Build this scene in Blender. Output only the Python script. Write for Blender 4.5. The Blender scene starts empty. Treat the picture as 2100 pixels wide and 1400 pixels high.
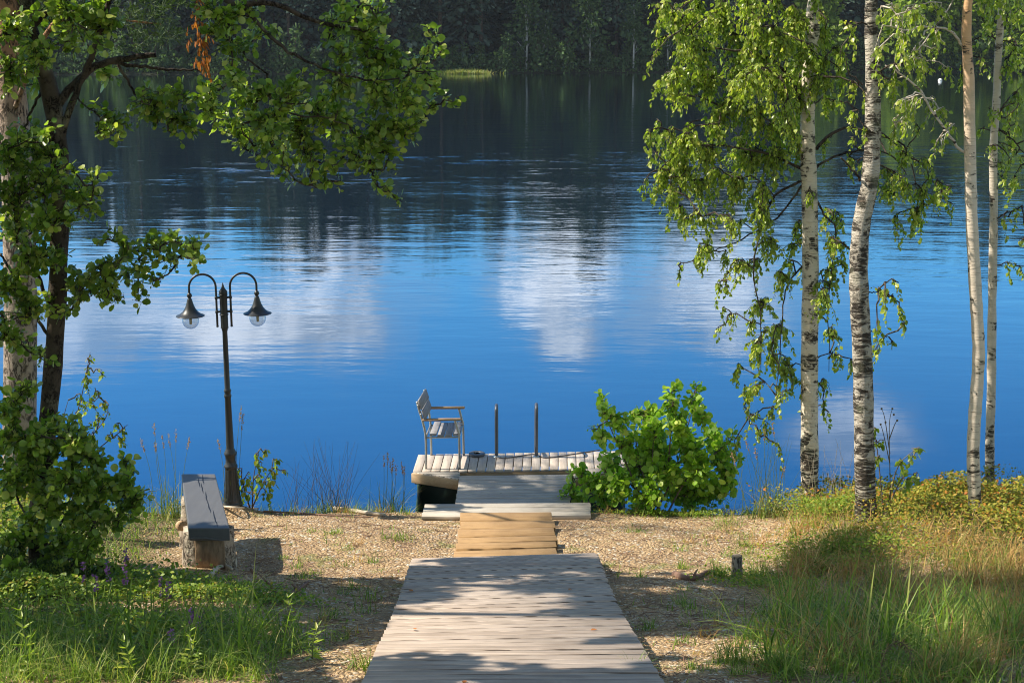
import bpy, bmesh, math, random
import numpy as np
from mathutils import Vector, Matrix
R = math.radians
scn = bpy.context.scene
col = scn.collection
# ------------------------------------------------------------------ camera
F = 2917.0; TH = math.atan(650/2917.0); CH = 5.12
cd = bpy.data.cameras.new('camera'); cam = bpy.data.objects.new('camera', cd); col.objects.link(cam)
cam.location = (0, 0, CH); cam.rotation_euler = (math.pi/2-TH, 0, 0)
cd.sensor_width = 36; cd.lens = F/2100*36; cd.clip_start = .1; cd.clip_end = 3000
scn.camera = cam
# ------------------------------------------------------------------ light
SUN_EL, SUN_AZ = 46.0, 3.5        # azimuth: degrees ahead of due left
SUN_V = Vector((-math.cos(R(SUN_EL))*math.cos(R(SUN_AZ)), math.cos(R(SUN_EL))*math.sin(R(SUN_AZ)), math.sin(R(SUN_EL))))
sd = bpy.data.lights.new('sun', 'SUN'); sd.energy = 5.0; sd.angle = R(.55); sd.color = (1, .915, .77)
so = bpy.data.objects.new('sun', sd); col.objects.link(so); so.rotation_euler = SUN_V.to_track_quat('Z', 'Y').to_euler()
scn.view_settings.view_transform = 'Standard'; scn.view_settings.look = 'None'
scn.view_settings.exposure = .68; scn.view_settings.gamma = 1
cy = scn.cycles
cy.max_bounces = 7; cy.diffuse_bounces = 3; cy.glossy_bounces = 3; cy.transmission_bounces = 5; cy.transparent_max_bounces = 6
cy.caustics_reflective = False; cy.caustics_refractive = False; cy.sample_clamp_indirect = 6
cy.use_denoising = True; cy.pixel_filter_type = 'BLACKMAN_HARRIS'; cy.filter_width = 1.05


class NT:
    """tiny node-tree helper"""
    def __init__(s, tree): s.t = tree; s.n = tree.nodes; s.l = tree.links
    def node(s, typ, **kw):
        n = s.n.new(typ)
        for k, v in kw.items(): setattr(n, k, v)
        return n
    def put(s, sock, v):
        if isinstance(v, bpy.types.NodeSocket): s.l.new(v, sock)
        elif v is not None:
            if hasattr(sock.default_value, '__len__') and not hasattr(v, '__len__'): v = [v]*len(sock.default_value)
            if hasattr(sock.default_value, '__len__') and len(sock.default_value) == 4 and len(v) == 3: v = (*v, 1)
            sock.default_value = v
    def math(s, op, a, b=None, c=None, clamp=False):
        n = s.node('ShaderNodeMath', operation=op, use_clamp=clamp); s.put(n.inputs[0], a)
        if b is not None: s.put(n.inputs[1], b)
        if c is not None: s.put(n.inputs[2], c)
        return n.outputs[0]
    def mix(s, f, a, b, blend='MIX'):
        n = s.node('ShaderNodeMix', data_type='RGBA', blend_type=blend)
        s.put(n.inputs[0], f); s.put(n.inputs[6], a); s.put(n.inputs[7], b); return n.outputs[2]
    def noise(s, vec, scale, detail=3, rough=.5, out=0, dist=0):
        n = s.node('ShaderNodeTexNoise'); s.put(n.inputs['Vector'], vec); s.put(n.inputs['Scale'], scale)
        s.put(n.inputs['Detail'], detail); s.put(n.inputs['Roughness'], rough); s.put(n.inputs['Distortion'], dist); return n.outputs[out]
    def ramp(s, f, stops, interp='LINEAR'):
        n = s.node('ShaderNodeValToRGB'); s.put(n.inputs[0], f); cr = n.color_ramp; cr.interpolation = interp
        while len(cr.elements) < len(stops): cr.elements.new(.5)
        for e, (p, c) in zip(cr.elements, stops):
            e.position = p; e.color = (c, c, c, 1) if not hasattr(c, '__len__') else (*c, 1)
        return n.outputs[0]
    def smooth(s, v, a, b):
        n = s.node('ShaderNodeMapRange', interpolation_type='SMOOTHSTEP'); s.put(n.inputs[0], v)
        s.put(n.inputs[1], a); s.put(n.inputs[2], b); return n.outputs[0]
    def mapv(s, vec, scale=(1, 1, 1), loc=(0, 0, 0), rot=(0, 0, 0)):
        n = s.node('ShaderNodeMapping'); s.put(n.inputs[0], vec)
        n.inputs['Scale'].default_value = scale; n.inputs['Location'].default_value = loc; n.inputs['Rotation'].default_value = rot
        return n.outputs[0]


def pray(px, py):
    u = (px-1050)/F; v = (700-py)/F; c, s = math.cos(TH), math.sin(TH)
    return Vector((u, c+v*s, -s+v*c))
def at(px, py, Y):
    d = pray(px, py); return Vector((0, 0, CH))+d*(Y/d.y)
def onz(px, py, z):
    d = pray(px, py); return Vector((0, 0, CH))+d*((z-CH)/d.z)

# ------------------------------------------------------------------ sky (world)
w = bpy.data.worlds.new('World'); scn.world = w; w.use_nodes = True
T = NT(w.node_tree); T.n.clear()
out = T.node('ShaderNodeOutputWorld'); bg = T.node('ShaderNodeBackground'); T.l.new(bg.outputs[0], out.inputs[0])
sky = T.node('ShaderNodeTexSky', sky_type='NISHITA'); sky.sun_disc = False
sky.sun_elevation = R(SUN_EL); sky.sun_rotation = math.atan2(SUN_V.x, SUN_V.y); sky.air_density = 1.0; sky.dust_density = .3; sky.ozone_density = 1.0
bg.inputs[1].default_value = .11
tc = T.node('ShaderNodeTexCoord'); sx = T.node('ShaderNodeSeparateXYZ'); T.l.new(tc.outputs['Generated'], sx.inputs[0])
X, Yy, Z = sx.outputs
yy = T.math('MAXIMUM', Yy, .05)
U = T.math('DIVIDE', X, yy); W = T.math('DIVIDE', Z, yy)
front = T.smooth(Yy, .3, .6)
warp = T.noise(T.mapv(tc.outputs['Generated'], (1, 1, 1)), 14, 6, .62)
warp2 = T.noise(tc.outputs['Generated'], 5, 3, .5)
def refl_uw(px, py):
    d = pray(px, py); return d.x/d.y, -d.z/d.y
mask = None
# clouds of the sky over the far shore: centre, half sizes (as seen mirrored in the lake), strength
for px, py, rx, ry, st in [(520, 680, 230, 85, .95), (250, 640, 220, 90, .7), (680, 505, 110, 50, 1.0), (1160, 560, 170, 120, 1.0), (1170, 670, 80, 70, .8),
                           (1430, 590, 210, 75, .85), (1040, 455, 60, 30, .7), (870, 600, 80, 45, .25), (320, 480, 150, 45, .75), (1760, 890, 130, 65, .6),
                           (1500, 660, 130, 40, .75), (1330, 650, 150, 60, .5), (880, 450, 120, 40, .6), (1480, 500, 150, 40, .5), (140, 720, 150, 50, .6), (1370, 650, 60, 12, .8), (1430, 680, 70, 12, .9), (1490, 712, 70, 11, .9), (1520, 738, 45, 7, .8), (1170, 705, 70, 35, .9), (1330, 620, 70, 12, .7)]:
    u0, w0 = refl_uw(px, py); u1, w1 = refl_uw(px+rx, py+ry)
    du = T.math('DIVIDE', T.math('SUBTRACT', U, u0), u1-u0); dw = T.math('DIVIDE', T.math('SUBTRACT', W, w0), w1-w0)
    r = T.math('SQRT', T.math('ADD', T.math('MULTIPLY', du, du), T.math('MULTIPLY', dw, dw)))
    r = T.math('ADD', r, T.math('MULTIPLY', T.math('SUBTRACT', warp, .5), 2.2))
    r = T.math('ADD', r, T.math('MULTIPLY', T.math('SUBTRACT', warp2, .5), 1.2))
    m = T.math('MULTIPLY', T.smooth(r, 1.5, .5), st)
    mask = m if mask is None else T.math('MAXIMUM', mask, m)
mask = T.math('MULTIPLY', mask, front)
# scattered clouds elsewhere
other = T.math('MULTIPLY', T.smooth(T.noise(tc.outputs['Generated'], 2.3, 6, .6), .55, .72), T.math('SUBTRACT', 1, front))
other = T.math('MULTIPLY', other, T.smooth(Z, .02, .2))
mask = T.math('MAXIMUM', mask, T.math('MULTIPLY', other, .8))
blue = T.mix(1, sky.outputs[0], (.50, 1.12, 1.38), 'MULTIPLY')
# the sky in front deepens with height
deep = T.mix(T.smooth(W, .12, .38), (.74, .84, .93), (.29, .53, .75))
blue = T.mix(front, T.mix(1, sky.outputs[0], (1.5, 1.32, 1.02), 'MULTIPLY'), T.mix(1, blue, deep, 'MULTIPLY'))
streak = T.noise(T.mapv(tc.outputs['Generated'], (1, 1, 2.2), rot=(0, R(20), 0)), 22, 5, .6)
ccol = T.mix(T.smooth(T.math('MULTIPLY', streak, T.math('ADD', .55, T.math('MULTIPLY', mask, .6))), .36, .66), (2.7, 3.4, 4.5), (8.2, 8.5, 9.2))
T.l.new(T.mix(mask, blue, ccol), bg.inputs[0])


# ------------------------------------------------------------------ materials
MATS = {}
def mat(name, rough=.8, spec=.3):
    m = bpy.data.materials.new(name); m.use_nodes = True; t = NT(m.node_tree)
    b = t.n['Principled BSDF']; b.inputs['Roughness'].default_value = rough; b.inputs['Specular IOR Level'].default_value = spec
    MATS[name] = m; return m, t, b
def bump(t, b, h, dist, strength=1.0):
    n = t.node('ShaderNodeBump'); t.put(n.inputs['Height'], h); n.inputs['Distance'].default_value = dist; n.inputs['Strength'].default_value = strength
    t.l.new(n.outputs[0], b.inputs['Normal']); return n
def objc(t): return t.node('ShaderNodeTexCoord').outputs['Object']
def leafmat(name, c1, c2, c3=None, trans=.45, rough=.45, spec=.35):
    """leaves: colour differs from leaf to leaf, light passes through"""
    m = bpy.data.materials.new(name); m.use_nodes = True; t = NT(m.node_tree); t.n.clear()
    o = t.node('ShaderNodeOutputMaterial'); g = t.node('ShaderNodeNewGeometry'); rnd = g.outputs['Random Per Island']
    stops = [(0, c1), (.75, c2)] + ([(1, c3)] if c3 else [])
    c = t.ramp(rnd, stops)
    b = t.node('ShaderNodeBsdfPrincipled'); t.put(b.inputs['Base Color'], c); b.inputs['Roughness'].default_value = rough; b.inputs['Specular IOR Level'].default_value = spec
    tr = t.node('ShaderNodeBsdfTranslucent'); t.put(tr.inputs[0], t.mix(1, c, (1.7, 1.9, .7), 'MULTIPLY'))
    mx = t.node('ShaderNodeMixShader'); mx.inputs[0].default_value = trans
    t.l.new(b.outputs[0], mx.inputs[1]); t.l.new(tr.outputs[0], mx.inputs[2]); t.l.new(mx.outputs[0], o.inputs[0])
    MATS[name] = m; return m
leafmat('alder_leaf', (.08, .15, .02), (.27, .37, .055), (.50, .50, .14), .40, .34, .6)
leafmat('birch_leaf', (.13, .20, .025), (.36, .44, .065), (.52, .50, .13), .42, .36, .5)
leafmat('bush_leaf', (.14, .28, .02), (.32, .48, .05), (.50, .55, .13), .42, .45, .35)
leafmat('small_leaf', (.09, .16, .02), (.27, .36, .045), (.38, .28, .05), .35, .5, .3)
leafmat('amber_leaf', (.14, .19, .025), (.38, .33, .05), (.42, .13, .03), .3, .6, .2)
leafmat('grass_blade', (.05, .11, .014), (.24, .34, .045), (.50, .42, .17), .35, .5, .3)
leafmat('reed_blade', (.10, .17, .03), (.26, .28, .08), (.45, .35, .18), .3, .5, .3)
leafmat('dry_grass', (.30, .16, .06), (.55, .34, .14), (.62, .45, .22), .25, .7, .15)
leafmat('seed_head', (.30, .17, .12), (.5, .3, .2), None, .25, .8, .1)
leafmat('dead_leaf', (.22, .07, .02), (.5, .19, .06), None, .3, .7, .2)
leafmat('petal', (.22, .07, .32), (.42, .17, .5), None, .3, .6, .2)
leafmat('pine_needle', (.03, .06, .02), (.07, .11, .035), None, .2, .6, .2)
leafmat('far_needle', (.035, .060, .050), (.075, .11, .085), None, .1, .8, .1)
leafmat('far_leaf', (.05, .09, .05), (.10, .16, .07), None, .3, .8, .1)
leafmat('far_sunlit_leaf', (.09, .15, .03), (.24, .32, .06), None, .35, .8, .1)  # sunlight on the right far shore put into a brighter leaf green

def m_bark_birch(name, base, dark_amt, rough_amt, warm=0):
    m, t, b = mat(name, .75, .25); o = objc(t)
    hor = t.noise(t.mapv(o, (9, 9, 70)), 1, 3, .6)
    big = t.noise(t.mapv(o, (7, 7, 10)), 1, 5, .65, dist=.6)
    thin = t.noise(t.mapv(o, (5, 5, 130)), 1, 2, .5)
    c = t.mix(t.noise(t.mapv(o, (6, 6, 22)), 1, 5, .6), tuple(x*.78 for x in base), tuple(min(1, x*1.12) for x in base))
    z = t.node('ShaderNodeSeparateXYZ'); t.l.new(o, z.inputs[0])
    low = t.smooth(z.outputs[2], 1.3, .0)
    hi = t.smooth(z.outputs[2], 3.0, 4.6)
    if warm: c = t.mix(t.math('MULTIPLY', hi, warm), c, (.62, .33, .13))
    k = t.smooth(t.math('ADD', big, t.math('MULTIPLY', low, .10)), .66-dark_amt*.2, .70-dark_amt*.16)
    c = t.mix(t.math('MULTIPLY', k, t.smooth(hor, .34, .5)), c, (.045, .037, .03))
    c = t.mix(t.math('MULTIPLY', t.smooth(thin, .63, .69), .75), c, (.16, .11, .08))
    c = t.mix(t.math('MULTIPLY', t.smooth(t.noise(o, 5, 4), .55, .75), .35), c, (.23, .25, .15))
    t.put(b.inputs['Base Color'], c)
    h = t.math('ADD', t.math('MULTIPLY', big, -1.0*rough_amt), t.math('MULTIPLY', hor, .5))
    bump(t, b, h, .012*rough_amt+.004)
m_bark_birch('birch_bark', (.70, .62, .50), .8, 1.0)
m_bark_birch('birch_bark_rough', (.50, .45, .38), 1.05, 2.0)
m_bark_birch('birch_bark_smooth', (.70, .60, .49), .42, .5, warm=.8)
m_bark_birch('birch_bark_young', (.58, .51, .42), .6, .6)

def m_bark(name, c1, c2, c3, sc, dist, warm=None):
    m, t, b = mat(name, .9, .15); o = objc(t)
    q = t.noise(t.mapv(o, sc), 1, 6, .68, dist=1.1)
    v = t.math('ABSOLUTE', t.math('SUBTRACT', q, .5)); crack = t.math('MAXIMUM', t.smooth(v, .0, .05), t.smooth(t.noise(o, 9, 3), .42, .58))
    n = t.noise(o, 45, 5, .65)
    c = t.mix(n, c1, c2); c = t.mix(t.smooth(t.noise(o, 4, 4), .5, .7), c, c3)
    if warm:
        z = t.node('ShaderNodeSeparateXYZ'); t.l.new(o, z.inputs[0]); c = t.mix(t.smooth(z.outputs[2], 3.6, 5.2), c, warm)
    c = t.mix(crack, tuple(x*.3 for x in c1), c)
    t.put(b.inputs['Base Color'], c)
    bump(t, b, t.math('ADD', crack, t.math('MULTIPLY', n, .5)), dist)
m_bark('pine_bark', (.27, .21, .17), (.52, .43, .36), (.42, .37, .33), (16, 16, 4.5), .025, (.36, .19, .10))
m_bark('alder_bark', (.045, .034, .028), (.11, .088, .068), (.19, .17, .12), (26, 26, 14), .010)
m_bark('log_bark', (.26, .2, .15), (.52, .45, .36), (.6, .54, .42), (18, 18, 8), .012)
m_bark('twig_bark', (.10, .07, .05), (.20, .15, .11), (.26, .22, .17), (30, 30, 12), .002)
m_bark('far_bark', (.07, .055, .045), (.13, .10, .085), (.16, .12, .1), (3, 3, 1), .01)

def m_plain(name, c, rough=.6, metal=0, var=.12, scale=20, bumpd=0, spec=.4, streak=(1, 1, 1)):
    m, t, b = mat(name, rough, spec); o = t.mapv(objc(t), streak)
    n = t.noise(o, scale, 5, .6)
    t.put(b.inputs['Base Color'], t.mix(n, tuple(x*(1-var*2) for x in c), tuple(min(1, x*(1+var*2)) for x in c)))
    b.inputs['Metallic'].default_value = metal
    t.put(b.inputs['Roughness'], t.math('MULTIPLY_ADD', n, .25, rough-.12, True))
    if bumpd: bump(t, b, n, bumpd)
    return m, t, b
m_plain('lamp_paint', (.022, .024, .026), .40, 0, .2, 30, .0004, .5)
m_plain('steel', (.50, .50, .48), .32, .9, .15, 40)
m_plain('chair_steel', (.42, .43, .42), .38, .7, .15, 40)
m_plain('dark_metal', (.10, .11, .13), .45, .4, .2, 30)
m_plain('float_plastic', (.012, .036, .026), .45, 0, .25, 8)
m_plain('rope', (.10, .09, .09), .9, 0, .3, 200)
m_plain('stone', (.42, .38, .33), .85, 0, .25, 16, .01)
m_plain('pebble', (.46, .34, .22), .9, 0, .3, 30, 0)
m_plain('driftwood', (.52, .44, .34), .85, 0, .25, 14, .004, .2, (1, 1, 1))
m_plain('stick', (.20, .12, .085), .85, 0, .3, 30, .003, .2)
m_plain('far_birch_bark', (.62, .62, .60), .8, 0, .35, 3, 0)
m_plain('old_wood', (.27, .19, .12), .9, 0, .42, 9, .012, .15, (3, 3, 1))
m_plain('end_grain', (.42, .30, .18), .85, 0, .25, 60)
m_plain('bulb', (.5, .42, .3), .5)
m_plain('white_plastic', (.8, .8, .78), .5)
m_plain('stalk', (.13, .10, .05), .8, 0, .25, 40)
m_plain('green_stalk', (.13, .18, .05), .7, 0, .2, 40)
m_plain('far_grass', (.10, .17, .05), .9, 0, .3, .6)

# glass of the lamp globes
m, t, b = mat('globe_glass', .04, .5); t.n.clear(); o = t.node('ShaderNodeOutputMaterial')
gl = t.node('ShaderNodeBsdfGlossy'); gl.inputs['Roughness'].default_value = .05; tp = t.node('ShaderNodeBsdfTransparent'); tp.inputs[0].default_value = (.80, .86, .92, 1)
df = t.node('ShaderNodeBsdfDiffuse'); df.inputs[0].default_value = (.5, .55, .6, 1)
fr = t.node('ShaderNodeLayerWeight'); fr.inputs[0].default_value = .35
m1 = t.node('ShaderNodeMixShader'); m1.inputs[0].default_value = .12; t.l.new(tp.outputs[0], m1.inputs[1]); t.l.new(df.outputs[0], m1.inputs[2])
m2 = t.node('ShaderNodeMixShader'); t.l.new(t.math('MULTIPLY', fr.outputs[1], .5), m2.inputs[0]); t.l.new(m1.outputs[0], m2.inputs[1]); t.l.new(gl.outputs[0], m2.inputs[2]); t.l.new(m2.outputs[0], o.inputs[0])

def m_wood(name, ca, cb, cc, along='x', groove=.0, rough=.78, gp=.0125, grain=1.0):
    """sawn timber: streaks along the board, tone differs from board to board"""
    m, t, b = mat(name, rough, .2); o = objc(t)
    rnd = t.node('ShaderNodeNewGeometry').outputs['Random Per Island']
    off = t.node('ShaderNodeCombineXYZ'); t.put(off.inputs[0], t.math('MULTIPLY', rnd, 37)); t.put(off.inputs[1], t.math('MULTIPLY', rnd, 91))
    ad = t.node('ShaderNodeVectorMath', operation='ADD'); t.l.new(o, ad.inputs[0]); t.l.new(off.outputs[0], ad.inputs[1])
    s = (1.3, 34, 34) if along == 'x' else (34, 1.3, 34)
    st = t.noise(t.mapv(ad.outputs[0], s), 1, 6, .62, dist=.3)
    fine = t.noise(t.mapv(ad.outputs[0], tuple(x*5 for x in s)), 1, 3, .6)
    blot = t.noise(ad.outputs[0], 3.2, 4, .6)
    c = t.mix(t.smooth(st, .28, .7), ca, cb)
    c = t.mix(t.math('MULTIPLY', rnd, .55), c, cc)
    c = t.mix(t.math('MULTIPLY', t.smooth(blot, .45, .75), .35), c, tuple(x*.6 for x in ca))
    c = t.mix(t.math('MULTIPLY', t.smooth(fine, .56, .72), .45*grain), c, tuple(x*.45 for x in ca))
    v = t.node('ShaderNodeTexVoronoi'); t.put(v.inputs['Vector'], t.mapv(ad.outputs[0], (3.2, 9, 3) if along == 'x' else (9, 3.2, 3))); v.inputs['Scale'].default_value = 1
    c = t.mix(t.smooth(v.outputs[0], .06, .035), c, tuple(x*.35 for x in ca))
    h = t.math('ADD', t.math('MULTIPLY', st, .6), t.math('MULTIPLY', fine, .4))
    if groove:
        sp = t.node('ShaderNodeSeparateXYZ'); t.l.new(o, sp.inputs[0]); ax = sp.outputs[1] if along == 'x' else sp.outputs[0]
        g = t.math('SINE', t.math('MULTIPLY', ax, 6.2832/gp)); gm = t.smooth(g, -.1, -.85)
        c = t.mix(t.math('MULTIPLY', gm, t.math('MULTIPLY_ADD', t.smooth(blot, .3, .6), .35, .62)), c, tuple(x*.35 for x in ca))
        h = t.math('SUBTRACT', h, t.math('MULTIPLY', gm, groove))
    t.put(b.inputs['Base Color'], c); bump(t, b, h, .0025)
m_wood('deck_wood', (.38, .29, .225), (.64, .52, .42), (.64, .54, .46), 'x', .9, gp=.0215)
m_wood('pier_wood', (.38, .34, .29), (.56, .50, .43), (.52, .48, .43), 'x', .8, gp=.02)
m_wood('platform_wood', (.40, .34, .29), (.58, .51, .44), (.56, .46, .38), 'y', 0)
m_wood('landing_wood', (.40, .35, .29), (.60, .54, .45), (.58, .52, .44), 'x', .5, gp=.028)
m_wood('orange_wood', (.34, .20, .09), (.56, .37, .18), (.50, .31, .15), 'x', .55, gp=.018)
m_wood('fascia_wood', (.36, .25, .15), (.52, .38, .24), (.45, .32, .2), 'x')
m_wood('chair_wood', (.20, .19, .19), (.34, .33, .34), (.30, .29, .30), 'y')
m_wood('arm_wood', (.30, .19, .11), (.48, .32, .20), (.42, .28, .17), 'x')
m_wood('cut_wood', (.36, .22, .12), (.58, .40, .25), (.5, .36, .22), 'x')

# dark stained bench plank with drying cracks
m, t, b = mat('bench_paint', .5, .35); o = objc(t)
sp = t.node('ShaderNodeSeparateXYZ'); t.l.new(o, sp.inputs[0])
n = t.noise(t.mapv(o, (20, 1.5, 20)), 1, 5, .6); n2 = t.noise(o, 5, 4)
c = t.mix(n, (.09, .09, .092), (.135, .135, .137)); c = t.mix(t.math('MULTIPLY', t.smooth(n2, .5, .8), .4), c, (.16, .155, .15))
cr = None
for x0, k, y0, y1 in [(.055, .30, -.69, -.25), (.035, .29, -.36, -.05), (.03, .26, -.12, .22), (.015, .29, .15, .45), (.03, .27, .38, .69), (-.005, .28, .3, .6)]:
    d = t.math('ABSOLUTE', t.math('SUBTRACT', t.math('ADD', sp.outputs[0], t.math('MULTIPLY', sp.outputs[1], k)), t.math('ADD', x0, t.math('MULTIPLY', t.math('SUBTRACT', t.noise(o, 9, 3), .5), .02))))
    yc = (y0+y1)/2; hl = (y1-y0)/2
    wd = t.math('MULTIPLY', t.math('SUBTRACT', 1, t.math('POWER', t.math('ABSOLUTE', t.math('DIVIDE', t.math('SUBTRACT', sp.outputs[1], yc), hl)), 2)), .0055)
    k2 = t.math('LESS_THAN', d, wd); cr = k2 if cr is None else t.math('MAXIMUM', cr, k2)
c = t.mix(cr, c, (.012, .011, .01)); t.put(b.inputs['Base Color'], c)
bump(t, b, t.math('SUBTRACT', t.math('MULTIPLY', n, .4), t.math('MULTIPLY', cr, 3)), .002)

# ground
m, t, b = mat('ground', .95, .15); geo = t.node('ShaderNodeNewGeometry'); P = geo.outputs['Position']
v1 = t.node('ShaderNodeTexVoronoi'); t.put(v1.inputs['Vector'], P); v1.inputs['Scale'].default_value = 42
v2 = t.node('ShaderNodeTexVoronoi'); t.put(v2.inputs['Vector'], t.mapv(P, (1, 1.7, 1))); v2.inputs['Scale'].default_value = 85
sv = t.node('ShaderNodeSeparateColor'); t.l.new(v1.outputs['Color'], sv.inputs[0])
sv2 = t.node('ShaderNodeSeparateColor'); t.l.new(v2.outputs['Color'], sv2.inputs[0])
c = t.mix(sv.outputs[0], (.25, .155, .08), (.56, .39, .21)); c = t.mix(t.math('MULTIPLY', sv2.outputs[1], .6), c, (.42, .31, .19))
c = t.mix(t.math('GREATER_THAN', sv.outputs[1], .9), c, (.62, .55, .44)); c = t.mix(t.math('GREATER_THAN', sv2.outputs[0], .9), c, (.13, .085, .06))
c = t.mix(t.math('MULTIPLY', t.smooth(t.noise(P, 1.3, 5, .6), .45, .7), .6), c, (.22, .14, .085))
c = t.mix(t.math('MULTIPLY', t.smooth(t.noise(P, 2.1, 5, .65), .56, .66), .6), c, (.16, .19, .05))
pz = t.node('ShaderNodeSeparateXYZ'); t.l.new(P, pz.inputs[0])
soil = t.smooth(t.math('ADD', t.math('ABSOLUTE', t.math('SUBTRACT', pz.outputs[0], .2)), t.math('MULTIPLY', t.math('SUBTRACT', t.noise(P, 1.1, 4), .5), 1.6)), 2.9, 3.7)
c = t.mix(t.math('MULTIPLY', t.smooth(t.noise(P, 6, 6, .7), .52, .68), .55), c, (.20, .125, .07))
c = t.mix(soil, c, t.mix(t.noise(P, 18, 4), (.05, .05, .02), (.13, .12, .05)))
c = t.mix(t.smooth(pz.outputs[2], .02, -.15), c, (.04, .035, .025))
c = t.mix(t.smooth(pz.outputs[1], 60, 100), c, (.03, .035, .02))
t.put(b.inputs['Base Color'], c)
bump(t, b, t.math('ADD', t.math('MULTIPLY', v1.outputs['Distance'], -1), t.math('MULTIPLY', t.noise(P, 25, 4), .8)), .018)

# lake water
m, t, b = mat('water', .02, .5); t.n.clear(); o = t.node('ShaderNodeOutputMaterial'); P = t.node('ShaderNodeNewGeometry').outputs['Position']
pz = t.node('ShaderNodeSeparateXYZ'); t.l.new(P, pz.inputs[0]); PX, PY, _ = pz.outputs
calm = t.noise(t.mapv(P, (.9, 1.5, 1)), 1.0, 3, .5)
mid = t.noise(t.mapv(P, (.55, 1.6, 1), rot=(0, 0, R(8))), 1.5, 4, .55)
rip = t.noise(t.mapv(P, (.8, 2.4, 1), rot=(0, 0, R(-6))), 1.7, 3, .55)
band = t.math('MULTIPLY', t.smooth(PY, 26, 44), t.smooth(PY, 105, 72))
patch = t.smooth(t.noise(t.mapv(P, (.05, .14, 1)), 1, 3, .6), .46, .62)
ywob = t.math('ADD', PY, t.math('MULTIPLY', PX, -.35))
wedge = t.math('MULTIPLY', t.smooth(PX, -8, 6), t.math('MULTIPLY', t.smooth(PY, 20, 30), t.smooth(PY, 95, 60)))
amp = t.math('MULTIPLY_ADD', t.math('MULTIPLY', band, patch), .0065, .0005)
amp = t.math('ADD', amp, t.math('MULTIPLY', wedge, .004))
# wake: gentle parallel swells fanning out from the right
d2 = t.math('SQRT', t.math('ADD', t.math('POWER', t.math('SUBTRACT', PX, 16), 2), t.math('POWER', t.math('MULTIPLY', t.math('SUBTRACT', PY, 44), 1.0), 2)))
wv = t.math('SINE', t.math('ADD', t.math('MULTIPLY', d2, 4.2), t.math('MULTIPLY', calm, 4)))
wk = t.math('MULTIPLY', t.smooth(d2, 34, 6), t.math('MULTIPLY_ADD', t.noise(t.mapv(P, (.12, .12, 1)), 1, 2), .0065, -.0020))
h = t.math('ADD', t.math('MULTIPLY', rip, amp), t.math('MULTIPLY', wv, t.math('MAXIMUM', wk, 0)))
near = t.smooth(PY, 13, 30)
swell = t.noise(t.mapv(P, (.22, .85, 1), rot=(0, 0, R(4))), 1, 3, .6)
h = t.math('ADD', h, t.math('MULTIPLY', swell, t.math('MULTIPLY', t.smooth(PY, 17, 34), .013)))
fleck = t.smooth(t.noise(t.mapv(P, (.35, 1.3, 1)), 1, 3, .65), .58, .72)
h = t.math('ADD', h, t.math('MULTIPLY', fleck, t.math('MULTIPLY', t.math('MULTIPLY', t.smooth(PY, 44, 52), t.smooth(PY, 66, 56)), t.math('MULTIPLY_ADD', patch, .018, .004))))
h = t.math('ADD', h, t.math('MULTIPLY', mid, t.math('MULTIPLY_ADD', near, .0022, .0008)))
h = t.math('ADD', h, t.math('MULTIPLY', calm, .0015))
bm_ = t.node('ShaderNodeBump'); t.put(bm_.inputs['Height'], h); bm_.inputs['Distance'].default_value = 1.0
g = t.node('ShaderNodeBsdfGlossy'); g.inputs['Roughness'].default_value = .03; t.l.new(bm_.outputs[0], g.inputs['Normal'])
g.inputs[0].default_value = (.86, .93, 1, 1)
d = t.node('ShaderNodeBsdfDiffuse'); d.inputs[0].default_value = (.004, .016, .032, 1)
fr = t.node('ShaderNodeFresnel'); fr.inputs[0].default_value = 3.2; t.l.new(bm_.outputs[0], fr.inputs['Normal'])
mx = t.node('ShaderNodeMixShader'); t.put(mx.inputs[0], t.math('MULTIPLY_ADD', fr.outputs[0], 1.25, .05, True)); t.l.new(d.outputs[0], mx.inputs[1]); t.l.new(g.outputs[0], mx.inputs[2]); t.l.new(mx.outputs[0], o.inputs[0])


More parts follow.
